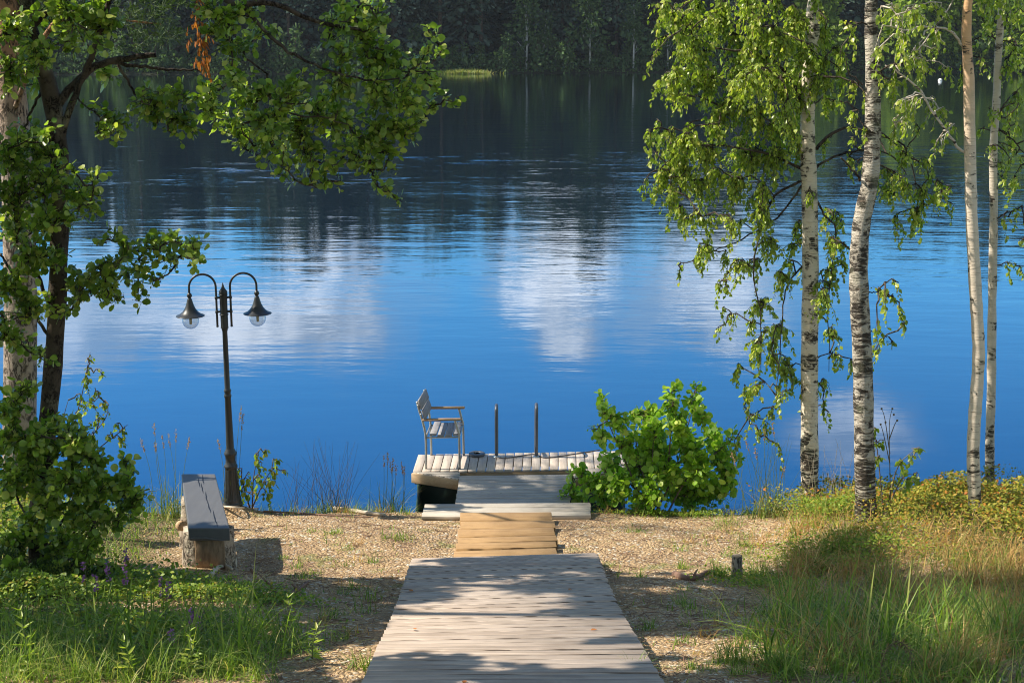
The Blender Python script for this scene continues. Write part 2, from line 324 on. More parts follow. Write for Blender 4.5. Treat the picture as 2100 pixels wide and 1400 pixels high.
# ------------------------------------------------------------------ mesh tools
class Buf:
    def __init__(s): s.v = []; s.f = []; s.n = 0
    def add(s, v, f):
        v = np.asarray(v, dtype=np.float32).reshape(-1, 3); f = np.asarray(f, dtype=np.int64).reshape(-1, 3)
        s.v.append(v); s.f.append(f+s.n); s.n += len(v)
    def tube(s, pts, rad, seg=6, cap=True, flute=0):
        pts = np.array([tuple(p) for p in pts], dtype=float); n = len(pts)
        rad = np.broadcast_to(np.asarray(rad, dtype=float), (n,))
        tan = np.gradient(pts, axis=0); tan /= np.linalg.norm(tan, axis=1, keepdims=True)+1e-9
        ref = np.array([0, 0, 1.]) if abs(tan[0][2]) < .9 else np.array([1., 0, 0])
        a = np.cross(tan, ref); 
        for i in range(n):
            if np.linalg.norm(a[i]) < .2: a[i] = a[i-1] if i else np.array([0, 1., 0])
        a /= np.linalg.norm(a, axis=1, keepdims=True); b = np.cross(tan, a)
        th = np.arange(seg)*2*math.pi/seg
        ring = a[:, None]*np.cos(th)[None, :, None]+b[:, None]*np.sin(th)[None, :, None]
        fl = (1-flute*(np.cos(th*flute_n)*.5+.5)) if flute else np.ones(seg)
        v = pts[:, None]+ring*(rad[:, None, None])*fl[None, :, None]
        i = np.arange(n-1)[:, None]*seg; j = np.arange(seg)[None]; k = (j+1) % seg
        q = np.stack([i+j, i+k, i+seg+k, i+seg+j], -1).reshape(-1, 4)
        f = np.concatenate([q[:, [0, 2, 1]], q[:, [0, 3, 2]]])
        v = v.reshape(-1, 3)
        if cap:
            v = np.concatenate([v, pts[:1], pts[-1:]]); c0 = n*seg
            jj = np.arange(seg); kk = (jj+1) % seg
            f = np.concatenate([f, np.stack([np.full(seg, c0), jj, kk], -1), np.stack([np.full(seg, c0+1), (n-1)*seg+kk, (n-1)*seg+jj], -1)])
        s.add(v, f)
    def lathe(s, prof, seg=24, origin=(0, 0, 0), flute=0, nf=12, fr=(0, 0)):
        """prof: (radius, z)"""
        p = np.array(prof, float); th = np.arange(seg)*2*math.pi/seg; n = len(p)
        rr = p[:, 0][:, None]*np.ones(seg)[None]
        if flute:
            m_ = ((p[:, 1] >= fr[0]) & (p[:, 1] <= fr[1])).astype(float)[:, None]
            rr = rr*(1-m_*flute*np.clip(np.cos(th*nf)*1.6, 0, 1)[None])
        v = np.stack([rr*np.cos(th)[None], rr*np.sin(th)[None], p[:, 1][:, None]*np.ones(seg)[None]], -1).reshape(-1, 3)+np.array(origin)
        i = np.arange(n-1)[:, None]*seg; j = np.arange(seg)[None]; k = (j+1) % seg
        q = np.stack([i+j, i+k, i+seg+k, i+seg+j], -1).reshape(-1, 4)
        s.add(v, np.concatenate([q[:, [0, 1, 2]], q[:, [0, 2, 3]]]))
    def box(s, c, size, rot=None, bev=.004, taper=None):
        """bevelled box: centre, full size, optional 3x3 rotation"""
        h = np.array(size, float)/2; b = min(bev, h.min()*.45)
        v = []; 
        for sx_ in (-1, 1):
            for sy in (-1, 1):
                for sz in (-1, 1):
                    sg = np.array([sx_, sy, sz])
                    for ax in range(3):
                        q = sg*(h-b); q[ax] = sg[ax]*h[ax]; v.append(q)
        v = np.array(v)
        idx = lambda a_, b_, c_, ax: ((((a_ > 0)*2+(b_ > 0))*2+(c_ > 0))*3+ax)
        f = []
        def quad(q, nrm):
            q = list(q); a_, b_, c_ = v[q[0]], v[q[1]], v[q[2]]
            if np.dot(np.cross(b_-a_, c_-a_), nrm) < 0: q = q[::-1]
            f.append((q[0], q[1], q[2])); f.append((q[0], q[2], q[3]))
        for ax in range(3):
            o1, o2 = [i for i in range(3) if i != ax]
            for sg in (-1, 1):
                q = []
                for p1, p2 in ((-1, -1), (1, -1), (1, 1), (-1, 1)):
                    k = [0, 0, 0]; k[ax] = sg; k[o1] = p1; k[o2] = p2; q.append(idx(*k, ax))
                nrm = np.zeros(3); nrm[ax] = sg; quad(q, nrm)
            for p1 in (-1, 1):
                for p2 in (-1, 1):
                    k1 = [0, 0, 0]; k2 = [0, 0, 0]; k1[ax] = -1; k2[ax] = 1
                    for k in (k1, k2): k[o1] = p1; k[o2] = p2
                    nrm = np.zeros(3); nrm[o1] = p1; nrm[o2] = p2
                    quad([idx(*k1, o1), idx(*k2, o1), idx(*k2, o2), idx(*k1, o2)], nrm)
        for a_ in (-1, 1):
            for b_ in (-1, 1):
                for c_ in (-1, 1):
                    q = [idx(a_, b_, c_, i) for i in range(3)]
                    if np.dot(np.cross(v[q[1]]-v[q[0]], v[q[2]]-v[q[0]]), (a_, b_, c_)) < 0: q = q[::-1]
                    f.append(tuple(q))
        if rot is not None: v = v @ np.array(rot).T
        s.add(v+np.array(c), f)
    def plank(s, p0, p1, wdt, thk, up=(0, 0, 1), bev=.004):
        """box from p0 to p1 (centre line)"""
        p0 = Vector(p0); p1 = Vector(p1); d = (p1-p0); L = d.length; d.normalize(); up = Vector(up)
        sdv = d.cross(up).normalized(); up2 = sdv.cross(d)
        s.box((p0+p1)/2, (L, wdt, thk), np.array([d, sdv, up2]).T, bev)
    def inst(s, tv, tf, Pn, D, N, S, W=None):
        """scatter copies of a template (y axis along D, z axis near N)"""
        tv = np.asarray(tv, float); tf = np.asarray(tf); k = len(Pn)
        if k == 0: return
        D = np.asarray(D, float); D = D/(np.linalg.norm(D, axis=1, keepdims=True)+1e-9)
        Xa = np.cross(D, N); Xa /= np.linalg.norm(Xa, axis=1, keepdims=True)+1e-9; Za = np.cross(Xa, D)
        S = np.asarray(S, float).reshape(-1, 1, 1)*np.ones((k, 1, 1)); Wd = np.ones((k, 1, 1)) if W is None else np.asarray(W).reshape(-1, 1, 1)
        v = (tv[None, :, 0:1]*Xa[:, None]*Wd+tv[None, :, 1:2]*D[:, None]+tv[None, :, 2:3]*Za[:, None])*S+np.asarray(Pn)[:, None]
        f = tf[None]+(np.arange(k)*len(tv))[:, None, None]
        s.add(v.reshape(-1, 3), f.reshape(-1, 3))
    def build(s, name, material, parent=None, smooth=True, loc=None):
        v = np.concatenate(s.v) if s.v else np.zeros((0, 3), np.float32); f = np.concatenate(s.f) if s.f else np.zeros((0, 3), np.int64)
        org = np.array(tuple(parent.location) if parent is not None and parent.parent is None else (loc if loc is not None else (0, 0, 0)), dtype=np.float32)
        if parent is not None and parent.parent is not None: org = np.array(tuple(parent.parent.location), dtype=np.float32)
        v = v-org
        me = bpy.data.meshes.new(name); me.vertices.add(len(v)); me.vertices.foreach_set('co', v.astype(np.float32).ravel())
        me.loops.add(len(f)*3); me.loops.foreach_set('vertex_index', f.astype(np.int32).ravel())
        me.polygons.add(len(f)); me.polygons.foreach_set('loop_start', np.arange(0, len(f)*3, 3, dtype=np.int32)); me.polygons.foreach_set('loop_total', np.full(len(f), 3, dtype=np.int32))
        me.update(calc_edges=True)
        if smooth:
            me.polygons.foreach_set('use_smooth', np.ones(len(f), dtype=bool))
        me.materials.append(MATS[material] if isinstance(material, str) else material)
        o = bpy.data.objects.new(name, me); col.objects.link(o)
        if parent is not None: o.parent = parent
        elif loc is not None: o.location = loc
        return o
flute_n = 12

def tag(o, label=None, cat=None, group=None, kind=None):
    if label: o['label'] = label
    if cat: o['category'] = cat
    if group: o['group'] = group
    if kind: o['kind'] = kind
    return o
def thing(name, label, cat, loc=(0, 0, 0), group=None):
    o = bpy.data.objects.new(name, None); col.objects.link(o); o.location = loc; o.empty_display_size = .1
    return tag(o, label, cat, group)
def copy_tree(o, loc, label, group=None):
    c = o.copy(); col.objects.link(c); c.location = loc; c['label'] = label
    if group: c['group'] = group
    def rec(src, dst):
        for ch in src.children:
            d = ch.copy(); col.objects.link(d); d.parent = dst; rec(ch, d)
    rec(o, c); return c

# leaf templates: y is the leaf's axis
LEAF = np.array([(0, 0, 0), (0, .5, -.03), (0, 1, -.06), (-.30, .22, .05), (-.44, .58, .07), (-.26, .88, .02), (.30, .22, .05), (.44, .58, .07), (.26, .88, .02)])
LEAF_F = np.array([(0, 1, 3), (3, 1, 4), (4, 1, 5), (5, 1, 2), (0, 6, 1), (6, 7, 1), (7, 8, 1), (8, 2, 1)])
BIRCH = np.array([(0, 0, 0), (0, .45, -.05), (0, 1.05, -.02), (-.36, .30, .06), (-.30, .62, .05), (.36, .30, .06), (.30, .62, .05)])
BIRCH_F = np.array([(0, 1, 3), (3, 1, 4), (4, 1, 2), (0, 5, 1), (5, 6, 1), (6, 2, 1)])
OVAL = np.array([(0, 0, 0), (-.28, .5, .06), (0, 1, 0), (.28, .5, .06)]); OVAL_F = np.array([(0, 2, 1), (0, 3, 2)])
# a grass blade: narrow strip bending over
def blade_t(bend):
    y = np.array([0, .35, .7, 1.0]); z = bend*y**2; yy_ = y*(1-.28*bend*y)
    w_ = np.array([1, .85, .55, .05])*.5
    v = []
    for i in range(4): v += [(-w_[i], yy_[i], z[i]), (w_[i], yy_[i], z[i])]
    f = []
    for i in range(3): a = 2*i; f += [(a, a+1, a+3), (a, a+3, a+2)]
    return np.array(v), np.array(f)
BLADES = [blade_t(b_) for b_ in (.15, .4, .75, 1.0)]
rng = np.random.default_rng(7)
def blades(buf, Pn, L, Wd, lean=.35, rg=rng):
    """grass blades at points, length L, width Wd"""
    k = len(Pn); L = np.broadcast_to(L, (k,)); az = rg.uniform(0, 2*math.pi, k); ln = np.abs(rg.normal(0, lean, k))
    D = np.stack([np.cos(az)*np.sin(ln), np.sin(az)*np.sin(ln), np.cos(ln)], -1); N = np.stack([np.cos(az), np.sin(az), -.2*np.ones(k)], -1)
    which = rg.integers(0, 4, k)
    for i, (tv, tf) in enumerate(BLADES):
        q = which == i
        if q.any():
            W_ = (Wd/L[q])*rg.uniform(.6, 1.3, q.sum())
            buf.inst(tv, tf, Pn[q], D[q], N[q], L[q], W_)

# ------------------------------------------------------------------ terrain
PROF = np.array([(-60, 9), (-20, 5.4), (0, 3.4), (4, 2.42), (6.5, 1.84), (8, 1.48), (9.5, 1.10), (11, .76), (12, .64), (12.9, .50), (13.35, .41), (13.75, .12), (14.3, -.3), (16, -.8), (22, -1.8), (60, -3), (140, -2.5), (152, -.4), (155, .25), (165, 2.0), (200, 4), (260, 6), (700, 20)])
def vnoise(x, y, s, seed=0):
    x = np.asarray(x)*s+seed*13.7; y = np.asarray(y)*s+seed*7.3
    return (np.sin(x*1.3+1.7*np.sin(y*.9+seed))+np.sin(y*1.7+1.3*np.sin(x*1.1+2+seed))+np.sin((x+y)*.8+seed*3))/3
def gz(x, y):
    x = np.asarray(x, float); y = np.asarray(y, float)
    sh = .12*vnoise(x, 0*x, .8, 3)+np.where(np.abs(x) > 2.2, (np.clip(x-2.2, 0, 3))*.13, 0)--np.clip(-x-3.4, 0, 3)*.3
    k = np.clip((y-11)/2, 0, 1)*np.clip((30-y)/15, 0, 1)
    yy_ = y-sh*k
    far = np.clip((y-120)/20, 0, 1)
    yy_ = yy_-far*(5*vnoise(x, 0*x, .035, 1)-12*np.exp(-((x+5)/9.)**2)*0)
    z = np.interp(yy_, PROF[:, 0], PROF[:, 1])
    z = z+.13*np.exp(-((x+2.78)/.28)**2-((y-13.22)/.2)**2)
    land = np.clip((13.4+sh-y)/1.2, 0, 1)*np.clip((y+10)/5, 0, 1)
    z = z+land*(.035*vnoise(x, y, 2.2, 1)+.05*vnoise(x, y, .8, 2)*np.clip(np.abs(x)-1.2, 0, 1))
    t_ = np.clip((x-1.9)/1.6, 0, 1); t_ = t_*t_*(3-2*t_)
    z = z+t_*.17*np.exp(-((y-12.0)/1.7)**2)*land**.3
    t2 = np.clip((np.abs(x)-14)/30, 0, 1)
    return z
def grid(xs, ys, name, material, zfun):
    Xg, Yg = np.meshgrid(xs, ys); Zg = zfun(Xg, Yg)
    v = np.stack([Xg, Yg, Zg], -1).reshape(-1, 3); nx = len(xs); ny = len(ys)
    i = (np.arange(ny-1)[:, None]*nx+np.arange(nx-1)[None]).ravel()
    f = np.concatenate([np.stack([i, i+1, i+nx+1], -1), np.stack([i, i+nx+1, i+nx], -1)])
    b = Buf(); b.add(v, f); return tag(b.build(name, material), kind='structure')
xs = np.concatenate([np.arange(-420, -40, 10), np.arange(-40, -7, 1), np.arange(-7, 7, .06), np.arange(7, 40, 1), np.arange(40, 421, 10)])
ys = np.concatenate([np.arange(-60, 3, 1.5), np.arange(3, 15, .06), np.arange(15, 40, 1), np.arange(40, 140, 5), np.arange(140, 170, 1), np.arange(170, 701, 12)])
grid(xs, ys, 'ground', 'ground', gz)
b = Buf(); b.add([(-420, 12.0, 0), (420, 12.0, 0), (420, 175, 0), (-420, 175, 0)], [(0, 1, 2), (0, 2, 3)])
tag(b.build('lake_water', 'water', smooth=False), kind='structure')

# ------------------------------------------------------------------ growing plants
def bez(p0, p1, sag=0, n=7, jit=0, rg=rng, swing=None):
    p0 = np.array(p0, float); p1 = np.array(p1, float); t_ = np.linspace(0, 1, n)[:, None]
    p = p0+(p1-p0)*t_; p[:, 2] += sag*4*(t_[:, 0]*(1-t_[:, 0]))
    if jit: 
        q = rg.normal(0, jit, (n, 3)); q[0] = 0; q[-1] = 0; p += q
    return p
def smooth_path(pts, n=24):
    pts = np.array([tuple(p) for p in pts], float); t_ = np.linspace(0, len(pts)-1, n); o = []
    for q in t_:
        i = min(int(q), len(pts)-2); f_ = q-i
        p0 = pts[max(i-1, 0)]; p1 = pts[i]; p2 = pts[i+1]; p3 = pts[min(i+2, len(pts)-1)]
        o.append(.5*((2*p1)+(-p0+p2)*f_+(2*p0-5*p1+4*p2-p3)*f_**2+(-p0+3*p1-3*p2+p3)*f_**3))
    return np.array(o)

def grow(skel, clumps, bb, lb, style, leaf, per, rg):
    """clumps: (centre, radius). Each one gets a limb from the nearest wood, twigs to random points in it, leaves on the twigs"""
    tv, tf = (LEAF, LEAF_F) if style == 'alder' else (BIRCH, BIRCH_F)
    skel = [np.array(tuple(p), float) for p in skel]
    cl = [(np.array(tuple(c_), float), r_) for c_, r_ in clumps]
    SK = np.array(skel); 
    left = list(range(len(cl))); LP = []; LD = []; LN = []; LS = []
    dist = {i: np.min(np.linalg.norm(SK-cl[i][0], axis=1)) for i in left}
    while left:
        i = min(left, key=lambda q: dist[q]); left.remove(i); C_, r_ = cl[i]
        d_ = np.linalg.norm(SK-C_, axis=1)
        if style == 'birch': d_ = d_+np.where(SK[:, 2] < C_[2]-.1, 1.2, 0)*np.abs(SK[:, 2]-C_[2])
        S_ = SK[np.argmin(d_)]; L_ = np.linalg.norm(S_-C_)
        top = C_+np.array([0, 0, r_*.55 if style == 'birch' else 0])
        limb = bez(S_, top, sag=(.10 if style == 'birch' else -.04)*L_, n=max(4, int(L_/.12)+2), jit=.018, rg=rg)
        if L_ > .03: bb.tube(limb, np.linspace(min(.018, .006+L_*.008), .004, len(limb)), 5, cap=False)
        SK = np.concatenate([SK, limb[len(limb)//3:]])
        for q in left:
            dist[q] = min(dist[q], np.min(np.linalg.norm(limb-cl[q][0], axis=1)))
        nt = max(3, int(per*(r_/.2)**2))
        for _ in range(nt):
            u_ = rg.normal(0, 1, 3); u_ /= np.linalg.norm(u_); e_ = C_+u_*r_*rg.uniform(.3, 1.45)**.8
            if style == 'birch':
                s0 = limb[rg.integers(len(limb)//2, len(limb))]
                e_ = e_-np.array([0, 0, rg.uniform(0, .4)*r_+rg.uniform(0, 1)**3*.2]); tl = bez(s0, e_, sag=.10*np.linalg.norm(s0-e_)+.01, n=6, jit=.008, rg=rg)
            else:
                s0 = limb[rg.integers(max(0, len(limb)-4), len(limb))]; tl = bez(s0, e_, sag=.02, n=5, jit=.014, rg=rg)
            bb.tube(tl, np.linspace(.0035, .0014, len(tl)), 3, cap=False)
            Lt = np.linalg.norm(e_-s0); nl = max(4, int(Lt/(leaf*.42)))
            for k_ in range(nl):
                f_ = .18+.82*(k_+rg.uniform(0, .8))/nl; q_ = min(f_, .999)*(len(tl)-1); a_ = int(q_); p_ = tl[a_]+(tl[a_+1]-tl[a_])*(q_-a_)
                td = tl[a_+1]-tl[a_]; td /= np.linalg.norm(td)+1e-9
                if style == 'birch':
                    dv = np.array([rg.normal(0, .55), rg.normal(0, .55), -.75])+td*.3; nv = rg.normal(0, 1, 3)+np.array([0, 0, .6])
                else:
                    dv = td*.55+rg.normal(0, .5, 3)+np.array([0, 0, -.05]); nv = np.array([-.4, -.2, .8])+rg.normal(0, .6, 3)
                LP.append(p_+dv*.006); LD.append(dv); LN.append(nv); LS.append(leaf*rg.choice([.45, .7, .95, 1.15, 1.4])*rg.uniform(.85, 1.1))
    lb.inst(tv, tf, np.array(LP), np.array(LD), np.array(LN), np.array(LS))
    return SK

def pxclumps(lst, Yc, spread, rg, sc=1.0):
    o = []
    for px, py, r_ in lst:
        Y_ = Yc+rg.normal(0, spread) if not isinstance(Yc, dict) else 0
        p = at(px, py, Y_); o.append((tuple(p), r_/F*Y_*1.02*sc))
    return o
def pxpath(lst, Y0, Y1=None):
    Y1 = Y0 if Y1 is None else Y1; n = len(lst)
    return [at(x, y, Y0+(Y1-Y0)*i/max(1, n-1)) for i, (x, y) in enumerate(lst)]

def trunk_path(lst, Y, n=40, extra=()):
    p = [at(x, y, Y) for x, y in lst]+[Vector(e) for e in extra]
    return smooth_path(p, n)

# ------------------------------------------------------------------ alder on the left
rg = np.random.default_rng(11)
YA = 10.5
al = trunk_path([(84, 1185), (78, 1080), (90, 940), (108, 760), (118, 600), (122, 450), (120, 300), (98, 170), (60, 60), (40, -20)], YA, 44, [(-4.35, 10.5, 6.1), (-4.5, 10.4, 7.2), (-4.55, 10.3, 8.4)])
alder = thing('alder_tree', 'dark slender alder trunk at the left with leafy boughs reaching over the lake', 'tree', tuple(al[0]))
tb = Buf(); rr = np.interp(np.arange(44), [0, 3, 10, 24, 34, 43], [.095, .075, .068, .064, .055, .02])
tb.tube(al, rr*(1+.06*np.sin(np.arange(44)*1.9)), 14); tb.build('trunk', 'alder_bark', alder)
bb = Buf(); lb = Buf()
boughs = [  # (points px, Y from, Y to, radius from, to)
    ([(118, 215), (165, 160), (215, 128), (280, 118), (320, 112)], YA, 10.6, .034, .018),
    ([(215, 128), (300, 138), (360, 145), (410, 142)], 10.55, 10.8, .016, .006),
    ([(118, 300), (150, 210), (190, 110), (225, 0), (235, -60)], YA, 10.45, .028, .016),
    ([(60, 60), (180, -40), (330, -60), (480, 5), (560, 8), (640, 40), (690, 55), (740, 60)], YA, 10.45, .035, .01),
    ([(400, -40), (440, 30), (480, 85), (510, 125), (550, 152)], 10.5, 10.7, .016, .006),
    ([(490, 10), (550, 70), (590, 105), (640, 130), (690, 150), (760, 165), (830, 160)], 10.5, 10.3, .016, .005),
    ([(240, 130), (270, 180), (300, 215), (340, 225)], 10.6, 10.8, .012, .005),
    ([(550, 152), (560, 200), (600, 235), (660, 240), (720, 260)], 10.7, 10.4, .010, .004),
    ([(136, 628), (175, 605), (215, 582), (260, 560), (320, 545), (380, 520)], YA, 10.4, .011, .003),
    ([(105, 640), (60, 520), (30, 400), (10, 300)], YA, 10.6, .016, .008),
    ([(105, 700), (50, 600), (0, 520)], YA, 10.4, .014, .008),
    ([(95, 170), (60, 240), (40, 330)], YA, 10.6, .012, .006),
    ([(85, 1150), (150, 1040), (230, 1010), (290, 1000)], YA, 10.5, .012, .005),
    ([(80, 1120), (30, 1000), (10, 900)], YA, 10.6, .012, .005),
    ([(84, 1170), (150, 1100), (190, 980), (200, 930)], YA, 10.45, .011, .004),
]
skel = list(al[8:])
for pts, y0, y1, r0, r1 in boughs:
    p = smooth_path(pxpath(pts, y0, y1), 22)+rg.normal(0, .006, (22, 3)); bb.tube(p, np.linspace(r0, r1, 22), 7)
    skel += list(p[6:])
up = [(140, 30, 50), (190, 50, 45), (230, 45, 35), (420, 15, 30), (465, 45, 40), (510, 35, 30), (480, 95, 35), (440, 75, 30), (540, 60, 25),
      (215, 235, 28), (250, 255, 30), (225, 275, 26), (290, 210, 26), (330, 190, 25), (320, 240, 35), (370, 200, 35), (380, 250, 35), (430, 180, 30), (430, 230, 38), (480, 160, 28), (470, 255, 35), (500, 205, 38),
      (540, 175, 28), (550, 250, 42), (600, 190, 38), (600, 270, 42), (560, 305, 38), (520, 300, 22), (630, 320, 38), (580, 345, 22), (650, 230, 42), (690, 180, 42), (700, 250, 48), (720, 310, 36), (680, 340, 24),
      (680, 60, 28), (720, 30, 38), (770, 20, 28), (740, 80, 40), (700, 110, 34), (780, 60, 24), (760, 140, 44), (800, 110, 30), (820, 160, 40), (780, 200, 48), (840, 210, 40), (860, 130, 24), (880, 170, 26), (893, 215, 18), (905, 105, 9), (880, 105, 14),
      (790, 260, 46), (830, 280, 28), (760, 300, 44), (800, 320, 24), (700, 372, 15), (790, 390, 12), (820, 412, 9), (640, 380, 10), (755, 350, 22), (860, 250, 18)]
lf = [(30, 60, 40), (70, 120, 40), (20, 150, 40), (150, 95, 24), (60, 300, 50), (20, 330, 45), (90, 360, 48), (40, 400, 50), (160, 400, 34), (180, 420, 22), (140, 450, 30), (30, 470, 48), (90, 460, 40), (60, 540, 46), (20, 590, 40), (110, 530, 30), (60, 630, 44), (20, 690, 34), (100, 620, 28), (150, 630, 22), (60, 710, 26), (190, 400, 18),
      (180, 570, 24), (215, 550, 26), (250, 530, 26), (230, 590, 24), (265, 570, 28), (290, 545, 24), (325, 525, 24), (355, 530, 20), (380, 510, 14), (405, 500, 14), (240, 610, 12), (160, 600, 18), (235, 480, 18)]
low = [(30, 830, 34), (20, 900, 36), (70, 900, 34), (60, 960, 40), (25, 1000, 36), (130, 920, 34), (170, 900, 30), (190, 950, 36), (140, 990, 44), (100, 1040, 44), (200, 1010, 38), (180, 1060, 40), (240, 1000, 30), (260, 950, 18), (270, 1040, 24), (290, 1020, 12), (240, 1080, 20), (60, 1090, 42), (130, 1110, 40), (20, 1120, 40), (170, 1130, 32), (110, 1170, 36), (50, 1180, 38), (200, 1170, 22)]
cl = pxclumps(up, 10.45, .2, rg)+pxclumps(lf, 10.15, .2, rg)+pxclumps([(x+rg.normal(0, 22), y+rg.normal(0, 16), 12) for x, y, _ in up], 10.45, .2, rg)+pxclumps([(x+rg.normal(0, 26), y+rg.normal(0, 26), 20) for x, y, _ in lf for _ in (0, 1)], 10.15, .15, rg)
cl2 = pxclumps(low+[(x+rg.normal(0, 25), y+rg.normal(0, 20), 22) for x, y, _ in low]+[(x+rg.normal(0, 30), y+rg.normal(0, 30), 26) for x, y, _ in low if x < 200], 10.2, .18, rg)
# crown above the picture's edge
for _ in range(26):
    cl.append(((rg.uniform(-6.2, -2.6), rg.uniform(9.0, 10.6), rg.uniform(5.7, 8.8)), rg.uniform(.22, .38)))
SK = grow(skel, cl, bb, lb, 'alder', .046, 46, rg)
grow(list(al[:14])+[p for p in skel if p[2] < 2.2], cl2, bb, lb, 'alder', .050, 72, rg)
bb.build('branches', 'alder_bark', alder); lb.build('crown', 'alder_leaf', alder, smooth=False)

# bunch of dead leaves hanging in the alder
b = Buf(); q = []
for x, y, n_, r_ in [(405, 30, 26, 10), (412, 60, 26, 12), (418, 90, 30, 15), (412, 120, 26, 11), (425, 135, 20, 8), (385, 80, 8, 5), (408, 0, 12, 8)]:
    for _ in range(n_): q.append(tuple(at(x+rg.normal(0, r_*.6), y+rg.normal(0, 12), 10.62+rg.normal(0, .03))))
q = np.array(q); k = len(q); b.inst(LEAF, LEAF_F, q, np.stack([rg.normal(0, .3, k), rg.normal(0, .3, k), -np.ones(k)], -1), rg.normal(0, 1, (k, 3)), rg.uniform(.03, .06, k), rg.uniform(.3, .7, k))
dl = thing('dead_leaf_bunch', 'rust brown bunch of withered leaves hanging from the alder bough', 'dead leaves', tuple(at(410, -10, 10.62)))
b.build('leaves', 'dead_leaf', dl); b = Buf(); b.tube(smooth_path(pxpath([(402, -40), (408, 20), (412, 90), (420, 150)], 10.62), 10), np.linspace(.006, .002, 10), 5); b.build('twig', 'twig_bark', dl)

# ------------------------------------------------------------------ pine, far left
pt = trunk_path([(42, 1075), (40, 900), (42, 700), (40, 500), (32, 300), (16, 120), (6, 0)], 13.8, 30, [(-5.4, 13.8, 6.4), (-5.55, 13.8, 9), (-5.6, 13.8, 12.5)])
pine = thing('pine_tree', 'thick pine trunk with plated grey bark turning orange higher up, far left', 'tree', tuple(pt[0]))
tb = Buf(); rr = np.interp(np.arange(30), [0, 2, 10, 18, 29], [.20, .165, .155, .13, .05]); tb.tube(pt, rr, 22); tb.build('trunk', 'pine_bark', pine)
def needle_clumps(buf, cs, per, rg, L=.075, w_=.05):
    for C_, r_ in cs:
        k = int(per*(r_/.25)**2); u_ = rg.normal(0, 1, (k, 3)); u_ /= np.linalg.norm(u_, axis=1, keepdims=True)
        P_ = np.array(tuple(C_))+u_*r_*(rg.uniform(0, 1, (k, 1))**.4)*np.array([1, 1, .5])
        m_ = max(1, k//6); tip = P_[:m_]
        A = np.repeat(tip, 6, 0)+rg.normal(0, .012, (m_*6, 3)); D_ = np.repeat(u_[:m_], 6, 0)*.6+rg.normal(0, .6, (m_*6, 3))+np.array([0, 0, .35])
        buf.inst(OVAL, OVAL_F, A, D_, rg.normal(0, 1, (m_*6, 3)), L*rg.uniform(.7, 1.2, m_*6), np.full(m_*6, w_/.05*.22))
bb = Buf(); lb = Buf(); cs = []
for i in range(15):
    z0 = rg.uniform(5.8, 11.6); a_ = rg.uniform(.3, 3.0); L_ = rg.uniform(1.3, 2.6)*(1-(z0-5.8)/12)
    if i < 3: z0 = 5.7+.3*i; a_ = (.2, .6, 1.0)[i]; L_ = 2.3
    s0 = np.array([np.interp(z0, pt[:, 2], pt[:, 0]), 13.8, z0]); e_ = s0+np.array([math.cos(a_)*L_, math.sin(a_)*L_, .25 if i >= 3 else -.25])
    p = bez(s0, e_, .1, 9, .03, rg); bb.tube(p, np.linspace(.04, .01, 9), 6)
    for j in range(7): cs.append((p[2+rg.integers(0, 7)]+rg.normal(0, .24, 3), rg.uniform(.18, .3)))
# the low pine sprays seen between the alder leaves
for x, y, r_ in [(120, 20, 50), (200, 25, 50), (280, 40, 50), (330, 15, 50), (270, 90, 40), (340, 70, 40), (180, 70, 40)]:
    cs.append((tuple(at(x, y, 12.9+rg.normal(0, .3))), r_/F*12.9))
p = smooth_path([pt[14]]+pxpath([(100, 60), (200, 40), (330, 50)], 12.7, 13.0), 12); bb.tube(p, np.linspace(.03, .006, 12), 6)
needle_clumps(lb, cs, 330, rg)
bb.build('branches', 'pine_bark', pine); lb.build('crown', 'pine_needle', pine)

# ------------------------------------------------------------------ birches
rg = np.random.default_rng(23)
def birch(name_label, lst, Y, radii, bark, extra, boughs, clumps, per, extra_cl, leaf=.036, spread=.28, group=None, flare=1.25):
    tp_ = trunk_path(lst, Y, 46, extra); g0 = float(gz(tp_[0][0], tp_[0][1]))
    tp_[0][2] = min(tp_[0][2], g0-.05)
    t_ = thing('birch_tree', name_label, 'tree', tuple(tp_[0]), group)
    nz = np.linspace(0, 1, 46); rr = np.interp(nz, [0, .04, .1, .5, .75, 1], [radii[0]*flare, radii[0]*1.05, radii[0], radii[1], radii[2], .015])
    rr = rr*(1+.035*np.sin(np.arange(46)*2.3)+.02*rg.normal(0, 1, 46))
    b1 = Buf(); b1.tube(tp_, rr, 16); b1.build('trunk', bark, t_)
    b2 = Buf(); b3 = Buf(); sk = list(tp_[14:])
    for pts, y0, y1, r0, r1 in boughs:
        p = smooth_path(pxpath(pts, y0, y1), 20)+rg.normal(0, .005, (20, 3)); b2.tube(p, np.linspace(r0, r1, 20), 6); sk += list(p[3:])
    c_ = pxclumps([(x, y, r_*.8) for x, y, r_ in clumps]+[(x+rg.normal(0, 30), y+rg.normal(0, 34), r_*.5) for x, y, r_ in clumps for _ in (0, 1)], Y, spread, rg)+extra_cl
    if c_: grow(sk, c_, b2, b3, 'birch', leaf, per, rg)
    b2.build('branches', 'birch_bark_young' if bark == 'birch_bark_smooth' else 'alder_bark', t_)
    if c_: b3.build('crown', 'birch_leaf', t_, smooth=False)
    return t_
def topcl(cx, cy_, n_, z0=5.4, z1=9.5, r_=1.3):
    return [((cx+rg.uniform(-r_, r_), cy_+rg.uniform(-r_, r_), rg.uniform(z0, z1)), rg.uniform(.22, .36)) for _ in range(n_)]
